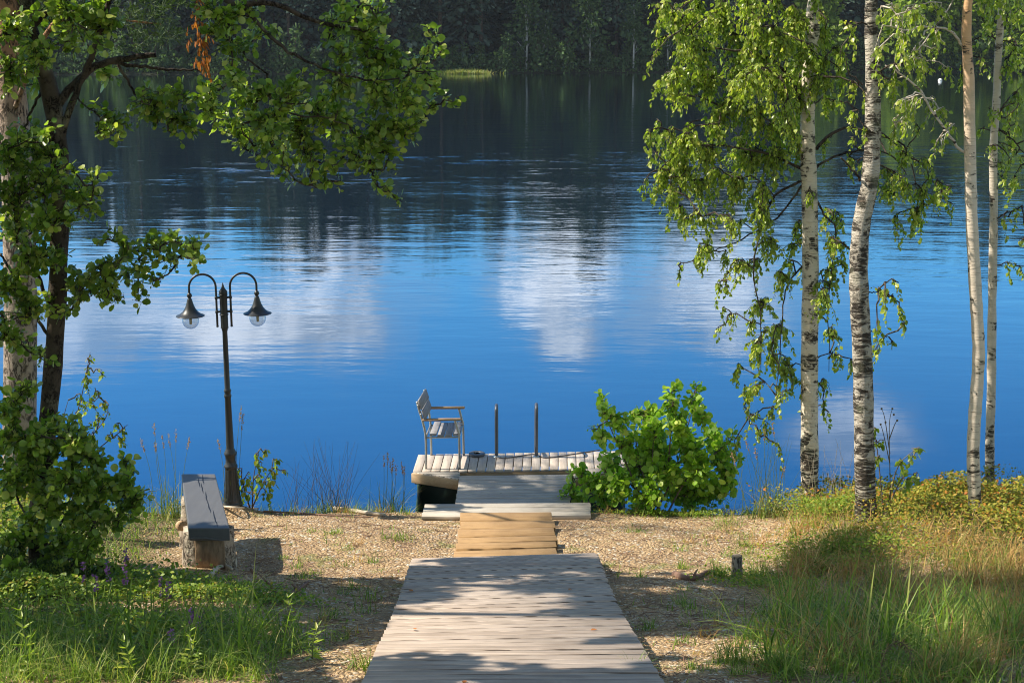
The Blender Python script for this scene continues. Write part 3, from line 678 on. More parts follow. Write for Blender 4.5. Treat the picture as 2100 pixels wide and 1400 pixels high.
A_cl = [(1380, 40, 42), (1345, 90, 20), (1420, 95, 42), (1475, 40, 48), (1540, 30, 46), (1600, 90, 44), (1540, 100, 50), (1385, 155, 34), (1450, 165, 48), (1530, 175, 50), (1600, 180, 50), (1392, 205, 22), (1480, 230, 42), (1545, 240, 48), (1615, 245, 44), (1655, 110, 46), (1680, 170, 38), (1680, 40, 40), (1630, 30, 40), (1720, 110, 30), (1430, 20, 36),
        (1370, 280, 28), (1335, 312, 12), (1410, 290, 40), (1355, 360, 30), (1395, 340, 42), (1340, 385, 14), (1460, 320, 42), (1525, 315, 42), (1590, 320, 42), (1640, 300, 30), (1380, 400, 20), (1440, 385, 40), (1500, 380, 40), (1560, 390, 36),
        (1440, 455, 24), (1450, 510, 28), (1430, 550, 14), (1500, 460, 26), (1560, 440, 30), (1515, 545, 28), (1480, 585, 22), (1580, 500, 32), (1600, 570, 32), (1560, 630, 34), (1500, 650, 18), (1600, 680, 34), (1550, 710, 30), (1610, 760, 30), (1550, 800, 26), (1580, 850, 20), (1535, 860, 14), (1600, 820, 22), (1640, 460, 22),
        (1700, 440, 24), (1705, 500, 30), (1700, 560, 30), (1730, 530, 18), (1690, 620, 30), (1705, 680, 26), (1720, 735, 18), (1690, 790, 20), (1700, 850, 12), (1560, 900, 12)]
A_cl2 = [(1850, 380, 28), (1890, 400, 28), (1920, 410, 18), (1880, 440, 26), (1820, 360, 28), (1940, 385, 12), (1780, 380, 22), (1850, 320, 24), (1900, 340, 20), (1780, 290, 24), (1740, 330, 20), (1835, 450, 14)]
birch('black and white blotched birch trunk nearest the leafy alder shrub, long drooping leafy twigs', [(1660, 1045), (1660, 900), (1660, 743), (1662, 571), (1660, 400), (1656, 286), (1658, 171), (1667, 60), (1672, -20)], 13.2,
      (.087, .07, .06), 'birch_bark', [(2.95, 13.1, 7), (3.0, 13.1, 9.2)],
      [([(1640, 345), (1580, 318), (1520, 305), (1450, 297), (1400, 310), (1360, 340)], 13.2, 13.0, .016, .004), ([(1645, 200), (1580, 120), (1480, 100), (1400, 90)], 13.2, 13.1, .018, .005),
       ([(1655, 60), (1580, 0), (1470, -20), (1390, 20)], 13.2, 13.3, .02, .005), ([(1650, 370), (1590, 400), (1560, 470), (1545, 560), (1560, 640), (1560, 760)], 13.2, 13.0, .014, .003),
       ([(1645, 380), (1590, 450), (1500, 500), (1450, 520)], 13.2, 13.3, .012, .003), ([(1672, 400), (1690, 440), (1715, 480), (1700, 600), (1700, 760)], 13.2, 13.0, .012, .003),
       ([(1672, 305), (1710, 270), (1750, 262), (1800, 275), (1850, 295), (1870, 340), (1880, 400)], 13.2, 13.4, .017, .004), ([(1672, 342), (1720, 318), (1780, 308), (1830, 320), (1860, 360)], 13.2, 13.5, .013, .004),
       ([(1650, 540), (1610, 600), (1600, 720), (1590, 840)], 13.2, 13.0, .009, .003)],
      A_cl+A_cl2, 62, topcl(2.7, 13.2, 18))
birch('grey rough-barked birch with a bend in its trunk, second of the four birches', [(1777, 1095), (1772, 900), (1769, 743), (1763, 629), (1761, 543), (1767, 457), (1784, 371), (1790, 257), (1790, 114), (1789, -20)], 12.05,
      (.088, .075, .062), 'birch_bark_rough', [(3.05, 12.0, 6.8), (3.1, 12.0, 9.0)],
      [([(1765, 370), (1750, 350), (1725, 325)], 12.05, 11.9, .011, .007), ([(1770, 175), (1755, 160), (1740, 150), (1735, 110)], 12.05, 12.0, .007, .003), ([(1780, 600), (1800, 600), (1820, 605)], 12.05, 12.0, .006, .003),
       ([(1780, 680), (1800, 680), (1820, 690)], 12.05, 12.0, .006, .003)],
      [(1800, 600, 16), (1815, 620, 9), (1800, 685, 14), (1740, 190, 24), (1750, 230, 20), (1735, 60, 26), (1820, 170, 20)], 30, topcl(3.0, 12.0, 12))
birch('smooth cream birch trunk with orange tinge above, third of the four birches', [(2003, 1095), (1996, 950), (1998, 870), (2003, 800), (2007, 726), (2004, 657), (1999, 571), (1993, 457), (1990, 343), (1987, 171), (1988, -20)], 11.95,
      (.055, .052, .046), 'birch_bark_smooth', [(3.95, 11.9, 6.8), (3.95, 11.9, 9.0)],
      [([(1977, 315), (1940, 270), (1900, 205), (1860, 160), (1815, 133)], 11.95, 11.9, .013, .006), ([(1975, 95), (1950, 65), (1900, 55), (1860, 62), (1810, 52)], 11.95, 11.8, .012, .005),
       ([(1860, 130), (1900, 80), (1950, 10), (1960, -20)], 11.9, 11.9, .006, .005)],
      [(1830, 30, 30), (1880, 30, 34), (1920, 80, 34), (1850, 90, 36), (1890, 140, 34), (1940, 150, 26), (1830, 180, 30), (1870, 220, 32), (1920, 230, 30), (1850, 260, 22), (1930, 20, 30), (1800, 110, 22), (1950, 260, 14)], 28, topcl(3.9, 11.9, 12))
birch('thinnest pale birch trunk, rightmost of the four birches, base by the water', [(2030, 1015), (2030, 900), (2033, 800), (2034, 686), (2036, 543), (2038, 429), (2037, 314), (2044, 200), (2047, 114), (2056, 0), (2058, -30)], 13.3,
      (.043, .037, .032), 'birch_bark_young', [(4.6, 13.3, 6.8), (4.6, 13.3, 8.8)],
      [([(2045, 240), (2070, 200), (2095, 180)], 13.3, 13.4, .01, .004), ([(2050, 90), (2020, 50), (2010, 20)], 13.3, 13.4, .01, .004), ([(2042, 450), (2070, 435), (2100, 425), (2130, 440)], 13.3, 13.3, .009, .004), ([(2042, 260), (2080, 290), (2110, 330)], 13.3, 13.3, .01, .004)],
      [(2025, 40, 26), (2080, 40, 30), (2085, 110, 30), (2060, 150, 24), (2020, 130, 20), (2085, 200, 26), (2040, 240, 20), (2065, 290, 20), (2055, 340, 16), (2090, 270, 20), (2080, 370, 20), (2070, 330, 14), (2095, 430, 18), (2095, 500, 16), (2095, 560, 12), (2010, 270, 12)], 30, topcl(4.6, 13.2, 10))

# trees standing outside the frame on the left: their shade falls on the boardwalk
rg = np.random.default_rng(31)
def shade_tree(x, y, h, cls, name='alder_tree', label='', bark='alder_bark'):
    z0 = float(gz(x, y)); t_ = thing(name, label, 'tree', (x, y, z0-.05))
    p = smooth_path([(x, y, z0-.05), (x+.1, y, z0+h*.3), (x-.05, y+.1, z0+h*.65), (x+.05, y, z0+h)], 16)
    b1 = Buf(); b1.tube(p, np.linspace(.13, .03, 16), 12); b1.build('trunk', bark, t_)
    b2 = Buf(); b3 = Buf(); grow(list(p[5:]), cls, b2, b3, 'alder', .10, 26, rg)
    b2.build('branches', bark, t_); b3.build('crown', 'alder_leaf', t_)
SH = SUN_V/SUN_V.z
def shade_at(gx, gy, h, r_):
    """a leaf clump h metres up the sun's ray above a ground point"""
    g_ = float(gz(gx, gy)); return ((gx+SH.x*h, gy+SH.y*h, g_+h), r_)
def in_shade(px, py, j=0):
    """which ground is in the shade of the trees outside the frame (read off the photograph, px of the 2100 frame)"""
    lit = [(380, 1200, 150, 45), (700, 1130, 260, 62), (120, 1402, 150, 24), (470, 1408, 80, 22), (1440, 1330, 100, 16), (1330, 1385, 50, 18), (1570, 1340, 45, 16), (2010, 1170, 170, 110), (1400, 1120, 190, 75), (1985, 1330, 60, 30), (700, 1350, 50, 12),
           (900, 1195, 80, 9), (1180, 1210, 80, 9), (1080, 1272, 170, 11), (930, 1296, 130, 11), (1200, 1325, 140, 13), (900, 1340, 150, 13), (1150, 1375, 190, 16), (1060, 1238, 120, 8), (800, 1385, 80, 12), (1010, 1310, 120, 9)]
    for a_, b_, c_, d_ in lit:
        if ((px-a_)/c_)**2+((py-b_)/d_)**2 < 1: return False
    if px < 560: return py > 1235
    if px < 830: return py > 1195
    if px < 1280: return py > 1158-(px-900)*.02
    if px < 1560: return py > 1205
    if px < 1900: return py > 1085+(px-1560)*.06
    return py > 1230
def px_of(x, y, z):
    c, s = math.cos(TH), math.sin(TH); dz = z-CH; dep = y*c-dz*s; return 1050+F*x/dep, 700-F*(y*s+dz*c)/dep
clsA = []; clsB = []
while len(clsA)+len(clsB) < 980:
    gx = rg.uniform(-4.0, 4.6); gy = rg.uniform(5.9, 11.6); ok_ = True; r_ = rg.uniform(.07, .2)
    for dx, dy in ((0, 0), (r_, 0), (-r_, 0), (0, r_*.8), (0, -r_*.8)):
        if not in_shade(*px_of(gx+dx, gy+dy, float(gz(gx, gy)))): ok_ = False; break
    if not ok_: continue
    h = max(1.8, (gx+.38*gy+.25)/.966)+rg.uniform(0, 1.5)
    (clsA if gx < 1.2 else clsB).append(shade_at(gx, gy, h, r_))
for _ in range(210):
    p_ = at(rg.uniform(-60, 300), rg.uniform(860, 1240), rg.uniform(9.9, 10.7)); h = rg.uniform(2.6, 5.2); clsA.append(((p_.x+SH.x*h, p_.y+SH.y*h, p_.z+h), rg.uniform(.08, .2)))
shade_tree(-5.9, 8.6, 8.5, clsA, label='tall alder just outside the picture on the left, shading the boardwalk')
shade_tree(-6.6, 9.8, 12.5, clsB, label='taller alder outside the picture on the left behind the other')
cls = []
for _ in range(46):
    gx = rg.uniform(-.5, .75); gy = rg.uniform(13.55, 14.4); h = rg.uniform(4.6, 7.0)
    cls.append(shade_at(gx, gy, h, rg.uniform(.06, .13)))
shade_tree(-5.9, 13.9, 8.5, cls, label='alder leaning at the water edge outside the picture on the left')

# ------------------------------------------------------------------ far shore
hz_ = Buf(); hz_.box((0, 322, 18), (860, 780, 50), bev=.0); hzo = hz_.build('haze', 'rope', smooth=False); hm = bpy.data.materials.new('haze'); hm.use_nodes = True; ht = NT(hm.node_tree); ht.n.clear()
ho = ht.node('ShaderNodeOutputMaterial'); hv = ht.node('ShaderNodeVolumePrincipled'); hv.inputs['Color'].default_value = (.75, .85, 1, 1); hv.inputs['Density'].default_value = .00016; ht.l.new(hv.outputs[0], ho.inputs['Volume'])
hzo.data.materials[0] = hm; tag(hzo, 'thin blue air softening the far shore', 'haze', kind='stuff')
rg = np.random.default_rng(5)
def spruce_mesh(b, bt, h, rg, wide=1.0, base=.06, n=900):
    k = n; t_ = rg.uniform(0, 1, k)**1.15; z = base*h+t_*(1-base)*h; rmax = (.16*h*wide)*(1-t_)**.8+.15
    a_ = rg.uniform(0, 6.283, k); r_ = rmax*rg.uniform(.25, 1.0, k)**.6*(1+.25*np.sin(z*4.1+a_))
    Pn = np.stack([np.cos(a_)*r_, np.sin(a_)*r_, z-r_*.25], -1); D = np.stack([np.cos(a_), np.sin(a_), -.45+rg.normal(0, .2, k)], -1)
    b.inst(OVAL, OVAL_F, Pn, D, np.stack([rg.normal(0, .3, k), rg.normal(0, .3, k), np.ones(k)], -1), rg.uniform(.7, 1.5, k)*h/20, rg.uniform(.7, 1.2, k))
    if bt is not None: bt.tube([(0, 0, -1), (0, 0, h*.5), (0, 0, h)], [.011*h, .007*h, .01], 7)
def pine_mesh(b, bt, h, rg, n=900):
    for c in range(13):
        t_ = rg.uniform(.30, 1); a_ = rg.uniform(0, 6.28); rr_ = rg.uniform(.3, 1)*h*.12*(1.3-t_)
        C_ = np.array([math.cos(a_)*rr_, math.sin(a_)*rr_, t_*h]); k = n//13; u_ = rg.normal(0, 1, (k, 3))
        b.inst(OVAL, OVAL_F, C_+u_*np.array([.045, .045, .022])*h, u_, rg.normal(0, 1, (k, 3)), rg.uniform(.4, .9, k)*h/22)
        bt.tube([(0, 0, C_[2]-.4), tuple(C_)], [.05, .02], 4)
    bt.tube([(0, 0, -1), (.05*h*.1, 0, h*.5), (0, 0, h)], [.013*h, .009*h, .02], 7)
def broad_mesh(b, bt, h, rg, n=800, low=.15, wide=.26, white=False):
    for c in range(16):
        t_ = rg.uniform(low, .95); a_ = rg.uniform(0, 6.28); rr_ = rg.uniform(0, 1)*h*wide*math.sin(math.pi*min(1, .2+t_*.8))
        C_ = np.array([math.cos(a_)*rr_, math.sin(a_)*rr_, t_*h]); k = n//16; u_ = rg.normal(0, 1, (k, 3))
        b.inst(OVAL, OVAL_F, C_+u_*h*.055, u_+np.array([0, 0, -.5]), rg.normal(0, 1, (k, 3)), rg.uniform(.35, .8, k)*(h/12)**.5, rg.uniform(1, 1.8, k))
        bt.tube([(0, 0, C_[2]*.6), tuple(C_)], [.05, .02], 4)
    bt.tube([(0, 0, -1), (h*.02, 0, h*.4), (-.1, 0, h*.9)], [.016*h, .010*h, .02], 7)
def make_far(kind, h, label, bark, leafm, fn, name, group, **kw):
    h = h*.8
    t_ = thing(name, label, 'tree', (0, 0, 0), group); bc = Buf(); bt = Buf(); fn(bc, bt, h, rg, **kw)
    bt.build('trunk', bark, t_); bc.build('crown', leafm, t_); return t_
def fx(px, Y): return (px-1050)/F*Y*1.0155
def put_far(src, px, Y, s, label=None, first=False):
    x = fx(px, Y); z = float(gz(x, Y)); z = max(z, 0)-.05
    o = src if first else copy_tree(src, (x, Y, z), label or src['label'])
    o.location = (x, Y, z); o.scale = (s*rg.uniform(.9, 1.15), s*rg.uniform(.9, 1.15), s); o.rotation_euler = (0, 0, rg.uniform(0, 6.28)); return o
shore_v = lambda x: 155+5*vnoise(x, 0*x, .035, 1)
shore = lambda x: 155+5*float(vnoise(x, 0, .035, 1))
GP = 'pines with bare trunks on the far shore'; GS = 'dark spruces lining the far shore'; GB = 'pale stemmed birches on the far shore'; GU = 'low leafy bushes along the far waterline'; GL = 'leafy trees on the far shore with sunlight in their leaf colour'
sp = [make_far('s', 21, 'dark spruce in the unbroken wall of trees across the lake', 'far_bark', 'far_needle', spruce_mesh, 'spruce_tree', GS, wide=w_, n=1500) for w_ in (1, .85, 1.15)]
pi = [make_far('p', 23, '', 'far_bark', 'far_needle', pine_mesh, 'pine_tree', GP, n=1400) for _ in range(2)]
bi = [make_far('b', 13, '', 'far_birch_bark', 'far_leaf', broad_mesh, 'birch_tree', GB, low=.35, wide=.16) for _ in range(2)]
bu = [make_far('u', 5, 'low leafy bush among those overhanging the far waterline', 'far_bark', 'far_leaf', broad_mesh, 'shore_bush', GU, low=.06, wide=.42, n=700) for _ in range(2)]
li = [make_far('l', 12, 'leafy tree with sunlight painted into its green, on the far shore behind the right birches', 'far_bark', 'far_sunlit_leaf', broad_mesh, 'leafy_tree', GL, low=.1, wide=.3, n=1300) for _ in range(2)]
used = set()
def place(lst, i, *a, **k):
    src = lst[i % len(lst)]; first = src.name not in used; used.add(src.name); lab = k.pop('lab', None)
    o = put_far(src, *a, lab, first); 
    if lab: o['label'] = lab
    return o
for i, px in enumerate(np.arange(-40, 2160, 62)):
    px = px+rg.uniform(-18, 18); Y = shore(fx(px, 160))+rg.uniform(3, 9)
    place(sp, int(rg.integers(3)) if i > 2 else i, px, Y, rg.uniform(.6, 1.3))
desc = {816: 'straight pine trunk across the lake above the tip of the alder bough', 908: 'bare-stemmed pine standing over the pale grassy spit across the lake', 988: 'far shore pine right of the grassy spit with open branches', 1094: 'far shore pine above the leaning pale stem',
        1134: 'slim far shore pine between the two whitish stems', 1170: 'tallest reddish pine stem across the lake left of the bright white stem', 1216: 'far shore pine directly behind the bright white birch stem', 1256: 'reddish far shore pine right of the bright white stem', 1288: 'slender far shore pine left of the leafy birch crown',
        560: 'far shore pine glimpsed between the two alder boughs', 610: 'far shore pine above the middle of the alder bough', 300: 'far shore pine seen past the dead alder snag', 1500: 'far shore pine hidden in the birch foliage', 1840: 'far shore pine seen between second and third birch'}
for i, (px, d_) in enumerate(desc.items()):
    place(pi, i, px, shore(fx(px, 158))+rg.uniform(1.0, 4), rg.uniform(.8, 1.05), lab=d_)
bd = {1078: ('thin greyish birch on the far shore left of the leaning one', .8), 1106: ('short leaning white birch stem at the far waterline', .55), 1205: ('brightest white birch stem on the far shore, centre right', .9), 1291: ('faint pale birch stem on the far shore beside the leafy birch crown', .7), 1360: ('pale far shore birch at the edge of the leafy birch crown', .7)}
for i, (px, (d_, s_)) in enumerate(bd.items()):
    o = place(bi, i, px, shore(fx(px, 155))+.6, s_, lab=d_)
    if px == 1106: o.rotation_euler = (0, .12, 0)
for i in range(64):
    px = -40+i*34.5+rg.uniform(-12, 12)
    place(bu, i, px, shore(fx(px, 156))+rg.uniform(-.2, 1.6), rg.uniform(.55, 1.35))
for i in range(22):
    px = rg.uniform(1620, 2140)
    place(li, i, px, shore(fx(px, 156))+rg.uniform(-.5, 3), rg.uniform(.7, 1.15))
# the wood behind, one mass
b = Buf()
tmpl = []
for i in range(5):
    q = Buf(); spruce_mesh(q, None, 20, rg, wide=1.1, base=.03, n=700); tmpl.append((np.concatenate(q.v), np.concatenate(q.f)))
for i in range(520):
    x = rg.uniform(-105, 105); Y = shore(x)+7+rg.uniform(0, 1)**1.5*30; s_ = rg.uniform(.72, .93); v_, f_ = tmpl[i % 5]
    a_ = rg.uniform(0, 6.28); ca, sa = math.cos(a_), math.sin(a_)
    rot = np.array([[ca, -sa, 0], [sa, ca, 0], [0, 0, 1]]); z0 = float(gz(x, Y)); b.add(v_ @ rot.T*s_+np.array([x, Y, z0]), f_)
for px in (-1,):
    pass
tag(b.build('forest', 'far_needle'), 'dense dark spruce wood rising behind the first trees across the lake', 'forest', kind='stuff')
# pale grassy spit
b = Buf(); k = 2200; px = 955+rg.normal(0, 22, k); Yg = shore(fx(955, 150))-rg.uniform(-1.0, 3.2, k)
blades(b, np.stack([(px-1050)/F*Yg*1.0155, Yg, np.full(k, -.05)], -1), rg.uniform(.25, .7, k), .08, .2, rg)
tag(b.build('far_shore_reeds', 'reed_blade'), 'pale green reeds growing on the spit across the lake', 'reeds', kind='stuff')
b = Buf(); k = 16000; x = rg.uniform(-75, 75, k); Yg = shore_v(x)+rg.uniform(-1.2, 4, k)
b.inst(OVAL, OVAL_F, np.stack([x, Yg, np.maximum(gz(x, Yg), 0)+rg.uniform(0, 1, k)**1.5*1.3], -1), rg.normal(0, 1, (k, 3))+np.array([0, 0, .3]), rg.normal(0, 1, (k, 3)), rg.uniform(.2, .5, k), rg.uniform(.8, 1.6, k))
tag(b.build('far_undergrowth', 'far_leaf'), 'dark undergrowth hanging over the far waterline', 'undergrowth', kind='stuff')
# buoy
b = Buf(); bp = onz(1928, 166, 0); b.lathe([(.01, -.2), (.15, -.12), (.2, .02), (.17, .14), (.08, .2), (.0, .21)], 16, tuple(bp))
tag(b.build('buoy', 'white_plastic', loc=tuple(bp)), 'tiny white buoy floating near the far shore, between second and third birch', 'buoy')

# ------------------------------------------------------------------ pier, landing, steps, boardwalk
def lerp(a, b, t_): return Vector(a)*(1-t_)+Vector(b)*t_
def decking(b, NL, NR, FR, FL, n, thk, gap=.006, rg=rng, jz=.0015, jx=.006, bev=.003):
    for i in range(n):
        t_ = (i+.5)/n; a = lerp(NL, FL, t_); c_ = lerp(NR, FR, t_); wd = (lerp(NL, NR, .5)-lerp(FL, FR, .5)).length/n-gap
        d = (c_-a).normalized(); c_ = c_+Vector((0, rg.normal(0, .0022), rg.normal(0, jz*.6))); a = a-d*rg.uniform(0, jx)+Vector((0, 0, rg.normal(0, jz)-thk/2)); c_ = c_+d*rg.uniform(0, jx)+Vector((0, 0, rg.normal(0, jz)-thk/2))
        fw = (lerp(FL, FR, .5)-lerp(NL, NR, .5)); up_ = d.cross(fw).normalized()
        if up_.z < 0: up_ = -up_
        b.plank(a, c_, wd, thk, up_, bev)
rg = np.random.default_rng(3)
# boardwalk: inclined plane z = .86 + (11.04 - Y)*.24
def on_walk(px, py):
    d = pray(px, py); t_ = (CH-.86-11.04*.24)/(-d.z-.24*d.y); return Vector((0, 0, CH))+d*t_
FLw, FRw = on_walk(848, 1143), on_walk(1222, 1132)
mL, mR = on_walk(812, 1243), on_walk(1263, 1233)
NLw, NRw = on_walk(740, 1402), on_walk(1362, 1400)
dl_ = (NLw-mL); dr_ = (NRw-mR); NLw = mL+dl_*1.55; NRw = mR+dr_*1.55
for lab, (A_, B_, C_, D_) in (('weathered grey-pink boardwalk section sloping toward the camera, nearest one', (NLw, NRw, mR, mL)), ('short upper boardwalk section of weathered boards, just before the orange steps', (mL, mR, FRw, FLw))):
    t_ = thing('boardwalk', lab, 'boardwalk', tuple((A_+C_)/2), 'sections of the boardwalk')
    n = max(3, round(((A_+B_)/2-(C_+D_)/2).length/.118)); g_ = (lerp(D_, A_, .006) , lerp(C_, B_, .006))
    b = Buf(); decking(b, A_, B_, g_[1], g_[0], n, .028, .010, rg, jz=.003); b.build('decking', 'deck_wood', t_, smooth=False)
    for s_ in (.03, .5, .97):
        b = Buf(); b.plank(lerp(A_, B_, s_)+Vector((0, 0, -.075)), lerp(D_, C_, s_)+Vector((0, 0, -.075)), .045, .09); b.build('joist', 'fascia_wood', t_, smooth=False)
# orange steps
st = [((941, 1067), (1131, 1066), (1131, 1049), (947.5, 1050.5), .595, 1, 'topmost new orange timber step laid over the grey landing'),
      ((937.6, 1100), (1136, 1096.5), (1138, 1067), (947, 1068.5), .655, 2, 'widest orange timber step, second from the grey landing'),
      ((933.7, 1124), (1140, 1120.5), (1142, 1097), (941.6, 1102), .735, 2, 'orange timber step with dark reddish front edge, third from the grey landing'),
      ((930, 1146), (1141.5, 1140), (1141.5, 1122), (933.7, 1129), .765, 1, 'lowest orange timber step, half hidden against the boardwalk end')]
for c0, c1, c2, c3, z, n, lab in st:
    P4 = [onz(*q, z) for q in (c0, c1, c2, c3)]; ctr = sum(P4, Vector())/4
    t_ = thing('timber_step', lab, 'step', tuple(ctr), 'orange timber steps')
    b = Buf(); decking(b, *P4, n, .06, .004, rg, jx=.004); b.build('tread', 'orange_wood', t_, smooth=False)
    for s_ in (.04, .96): b = Buf(); b.plank(lerp(P4[0], P4[1], s_)+Vector((0, .03, -.10)), lerp(P4[3], P4[2], s_)+Vector((0, -.01, -.10)), .04, .07); b.build('bearer', 'orange_wood', t_, smooth=False)
# landing
P4 = [onz(864.5, 1059, .54), onz(1211, 1056, .54), onz(1211, 1030, .54), onz(872, 1033, .54)]
t_ = thing('landing', 'pale grey timber landing between the orange steps and the pier', 'landing', tuple(sum(P4, Vector())/4))
b = Buf(); decking(b, *P4, 3, .035, .004, rg, jx=.003); b.build('decking', 'landing_wood', t_, smooth=False)
for s_ in (.02, .98): b = Buf(); b.plank(lerp(P4[0], P4[3], s_)+Vector((.01, 0, -.09)), lerp(P4[1], P4[2], s_)+Vector((-.01, 0, -.09)), .045, .10); b.build('bearer', 'fascia_wood', t_, smooth=False)
# gangway
GN, GZ = .49, .452
gL0, gL1, gR0, gR1 = onz(934, 1033, GN), onz(943, 975, GZ), onz(1168, 1033, GN), onz(1172, 972, GZ)
t_ = thing('gangway', 'grey slatted gangway from the landing to the floating dock, dappled with shade', 'gangway', tuple((gL0+gR1)/2))
b = Buf(); decking(b, gL0, gR0, gR1, gL1, 11, .028, .005, rg); b.build('decking', 'pier_wood', t_, smooth=False)
for a_, c_ in ((gL0, gL1), (gR0, gR1)):
    s_ = .03 if a_ is gL0 else -.03
    b = Buf(); b.plank(a_+Vector((s_, 0, -.10)), c_+Vector((s_, 0, -.10)), .045, .14); b.build('side_beam', 'fascia_wood', t_, smooth=False)
# floating dock
DZ = .45
dFL, dBL = onz(846, 966, DZ), onz(857, 932, DZ)
dFR = Vector((1.28, dFL.y+(1.28-dFL.x)*.055, DZ)); dBR = Vector((1.30, dBL.y+(1.30-dBL.x)*.062, DZ))
dk = thing('floating_dock', 'floating timber dock with boards running outward, carrying the chair and ladder', 'dock', tuple((dFL+dBR)/2))
b = Buf(); n = 24
for i in range(n):
    t0 = (i+.5)/n; a_ = lerp(dFL, dFR, t0); c_ = lerp(dBL, dBR, t0); z_ = Vector((0, 0, -.014+rg.normal(0, .0012)))
    b.plank(a_+z_-Vector((0, rg.uniform(0, .004), 0)), c_+z_, (dFR-dFL).length/n-.009, .028, bev=.0012)
b.build('decking', 'platform_wood', dk, smooth=False)
# strip of boards in front, wedge-shaped toward the gangway
P1 = onz(846, 967.5, DZ-.004); P2 = onz(943, 982, DZ-.004)
def wedge(b, side):
    if side < 0: a0, a1, c1 = P1, Vector((gL1.x-.004, P1.y, DZ-.004)), P2
    else: a0, a1, c1 = Vector((1.28, dFR.y-.01, DZ-.004)), Vector((gR1.x+.004, dFR.y-.01, DZ-.004)), Vector((gR1.x+.03, 14.32, DZ-.004))
    nb = 3; d_ = .028
    for i in range(nb):
        f0, f1 = i/nb+.015, (i+1)/nb-.015
        q = [lerp(a1, c1, f0), lerp(a1, c1, f1), lerp(a0, c1, f1), lerp(a0, c1, f0)]
        q = [Vector((p.x, a1.y+(c1.y-a1.y)*(f0 if k in (0, 3) else f1), p.z)) for k, p in enumerate(q)]
        v = [tuple(p) for p in q]+[(p.x, p.y, p.z-d_) for p in q]
        F_ = [(0, 1, 2), (0, 2, 3), (4, 6, 5), (4, 7, 6), (0, 4, 5), (0, 5, 1), (1, 5, 6), (1, 6, 2), (2, 6, 7), (2, 7, 3), (3, 7, 4), (3, 4, 0)]
        b.add(v, F_)
for sd_ in (-1, 1): b = Buf(); wedge(b, sd_); b.build('corner_decking', 'pier_wood', dk, smooth=False)
b = Buf(); fa, fb = P1+Vector((-.005, -.022, -.055)), P2+Vector((-.01, -.022, -.055)); b.plank(fa, fb, .036, .105); fo = b.build('corner_brace', 'fascia_wood', dk, smooth=False)
b = Buf(); b.plank(Vector((1.28, dFR.y-.03, DZ-.06)), Vector((gR1.x+.03, 14.30, DZ-.06)), .036, .105); b.build('corner_brace', 'fascia_wood', dk, smooth=False)
bo = onz(851.5, 976.5, .40); b = Buf(); b.tube([bo+Vector((0, -.012, 0)), bo+Vector((0, .02, 0))], [.016, .016], 10); b.tube([bo+Vector((0, -.022, 0)), bo+Vector((0, -.008, 0))], [.008, .008], 6); b.build('bolt', 'steel', fo)
for a_, c_ in ((dFL, dBL), (dFR, dBR)):
    b = Buf(); s_ = .035 if a_ is dFL else -.035
    b.plank(a_+Vector((s_, -.0, -.085)), c_+Vector((s_, 0, -.085)), .035, .11); b.build('side_beam', 'fascia_wood', dk, smooth=False)
for a_, c_ in ((dFL+Vector((.02, .03, -.09)), dFR+Vector((-.02, .03, -.09))), (dBL+Vector((.02, -.03, -.09)), dBR+Vector((-.02, -.03, -.09)))):
    b = Buf(); b.plank(a_, c_, .04, .12); b.build('cross_beam', 'fascia_wood', dk, smooth=False)
for x in (-.72, .92):
    b = Buf(); b.box((x, 14.93, .10), (.62, .56, .44), bev=.06); b.build('float', 'float_plastic', dk)
# dark green panels standing for floats, shade and reflection under the dock corner
b = Buf(); q = [onz(860, 985, .30), Vector((-.98, 13.62, .18))]; b.plank(q[0]+Vector((.01, 0, -.12)), q[1]+Vector((.0, 0, -.12)), .02, .34); b.plank(q[0]+Vector((.02, .0, -.12)), onz(940, 985, .30)+Vector((0, 0, -.12)), .02, .34)
b.build('float_shade_panel', 'float_plastic', dk, smooth=False)

# ladder rails
for i, (px, top, lab) in enumerate(((1018, 836, 'left of the two steel handrail posts of the bathing ladder'), (1100, 834, 'right of the two steel handrail posts of the bathing ladder'))):
    bs = onz(px, 936, DZ); tz = at(px, top, bs.y).z
    t_ = thing('ladder_handrail', lab, 'handrail', tuple(bs), 'steel handrails of the bathing ladder')
    b = Buf(); p = smooth_path([bs, bs+Vector((0, 0, .25)), (bs.x, bs.y, tz-.06), (bs.x, bs.y+.02, tz-.012), (bs.x, bs.y+.09, tz), (bs.x, bs.y+.24, tz-.05), (bs.x, bs.y+.30, tz-.2), (bs.x, bs.y+.31, .1), (bs.x, bs.y+.31, -.5)], 40)
    b.tube(p, .0185, 12); b.build('rail', 'dark_metal', t_)
    b = Buf(); b.lathe([(0, .012), (.03, .012), (.038, .004), (.04, 0)], 16, tuple(bs)); b.build('foot_flange', 'steel', t_)
# rope and lid
rp = [(1022, 937.5), (1036, 939), (1066, 934.5), (1096, 931), (1115, 938), (1141, 936), (1173, 931), (1206, 926), (1230, 922)]
b = Buf(); b.tube(smooth_path([onz(x, y, DZ+.008) for x, y in rp], 60), .006, 6)
tag(b.build('rope', 'rope', loc=tuple(onz(1100, 936, DZ))), 'thin dark mooring line lying slack across the dock boards behind the ladder rails', 'rope')
lc = onz(978, 932.5, DZ+.004); t_ = thing('round_lid', 'round flat metal lid lying on the dock boards right of the chair', 'lid', tuple(lc))
b = Buf(); b.lathe([(0, .022), (.07, .022), (.074, .026), (.088, .024), (.09, .012), (.088, 0)], 28, tuple(lc)); b.build('disc', 'dark_metal', t_)
b = Buf(); b.tube([lc+Vector((-.02, 0, .02)), lc+Vector((-.012, 0, .034)), lc+Vector((.012, 0, .034)), lc+Vector((.02, 0, .02))], .004, 6); b.build('handle', 'steel', t_)

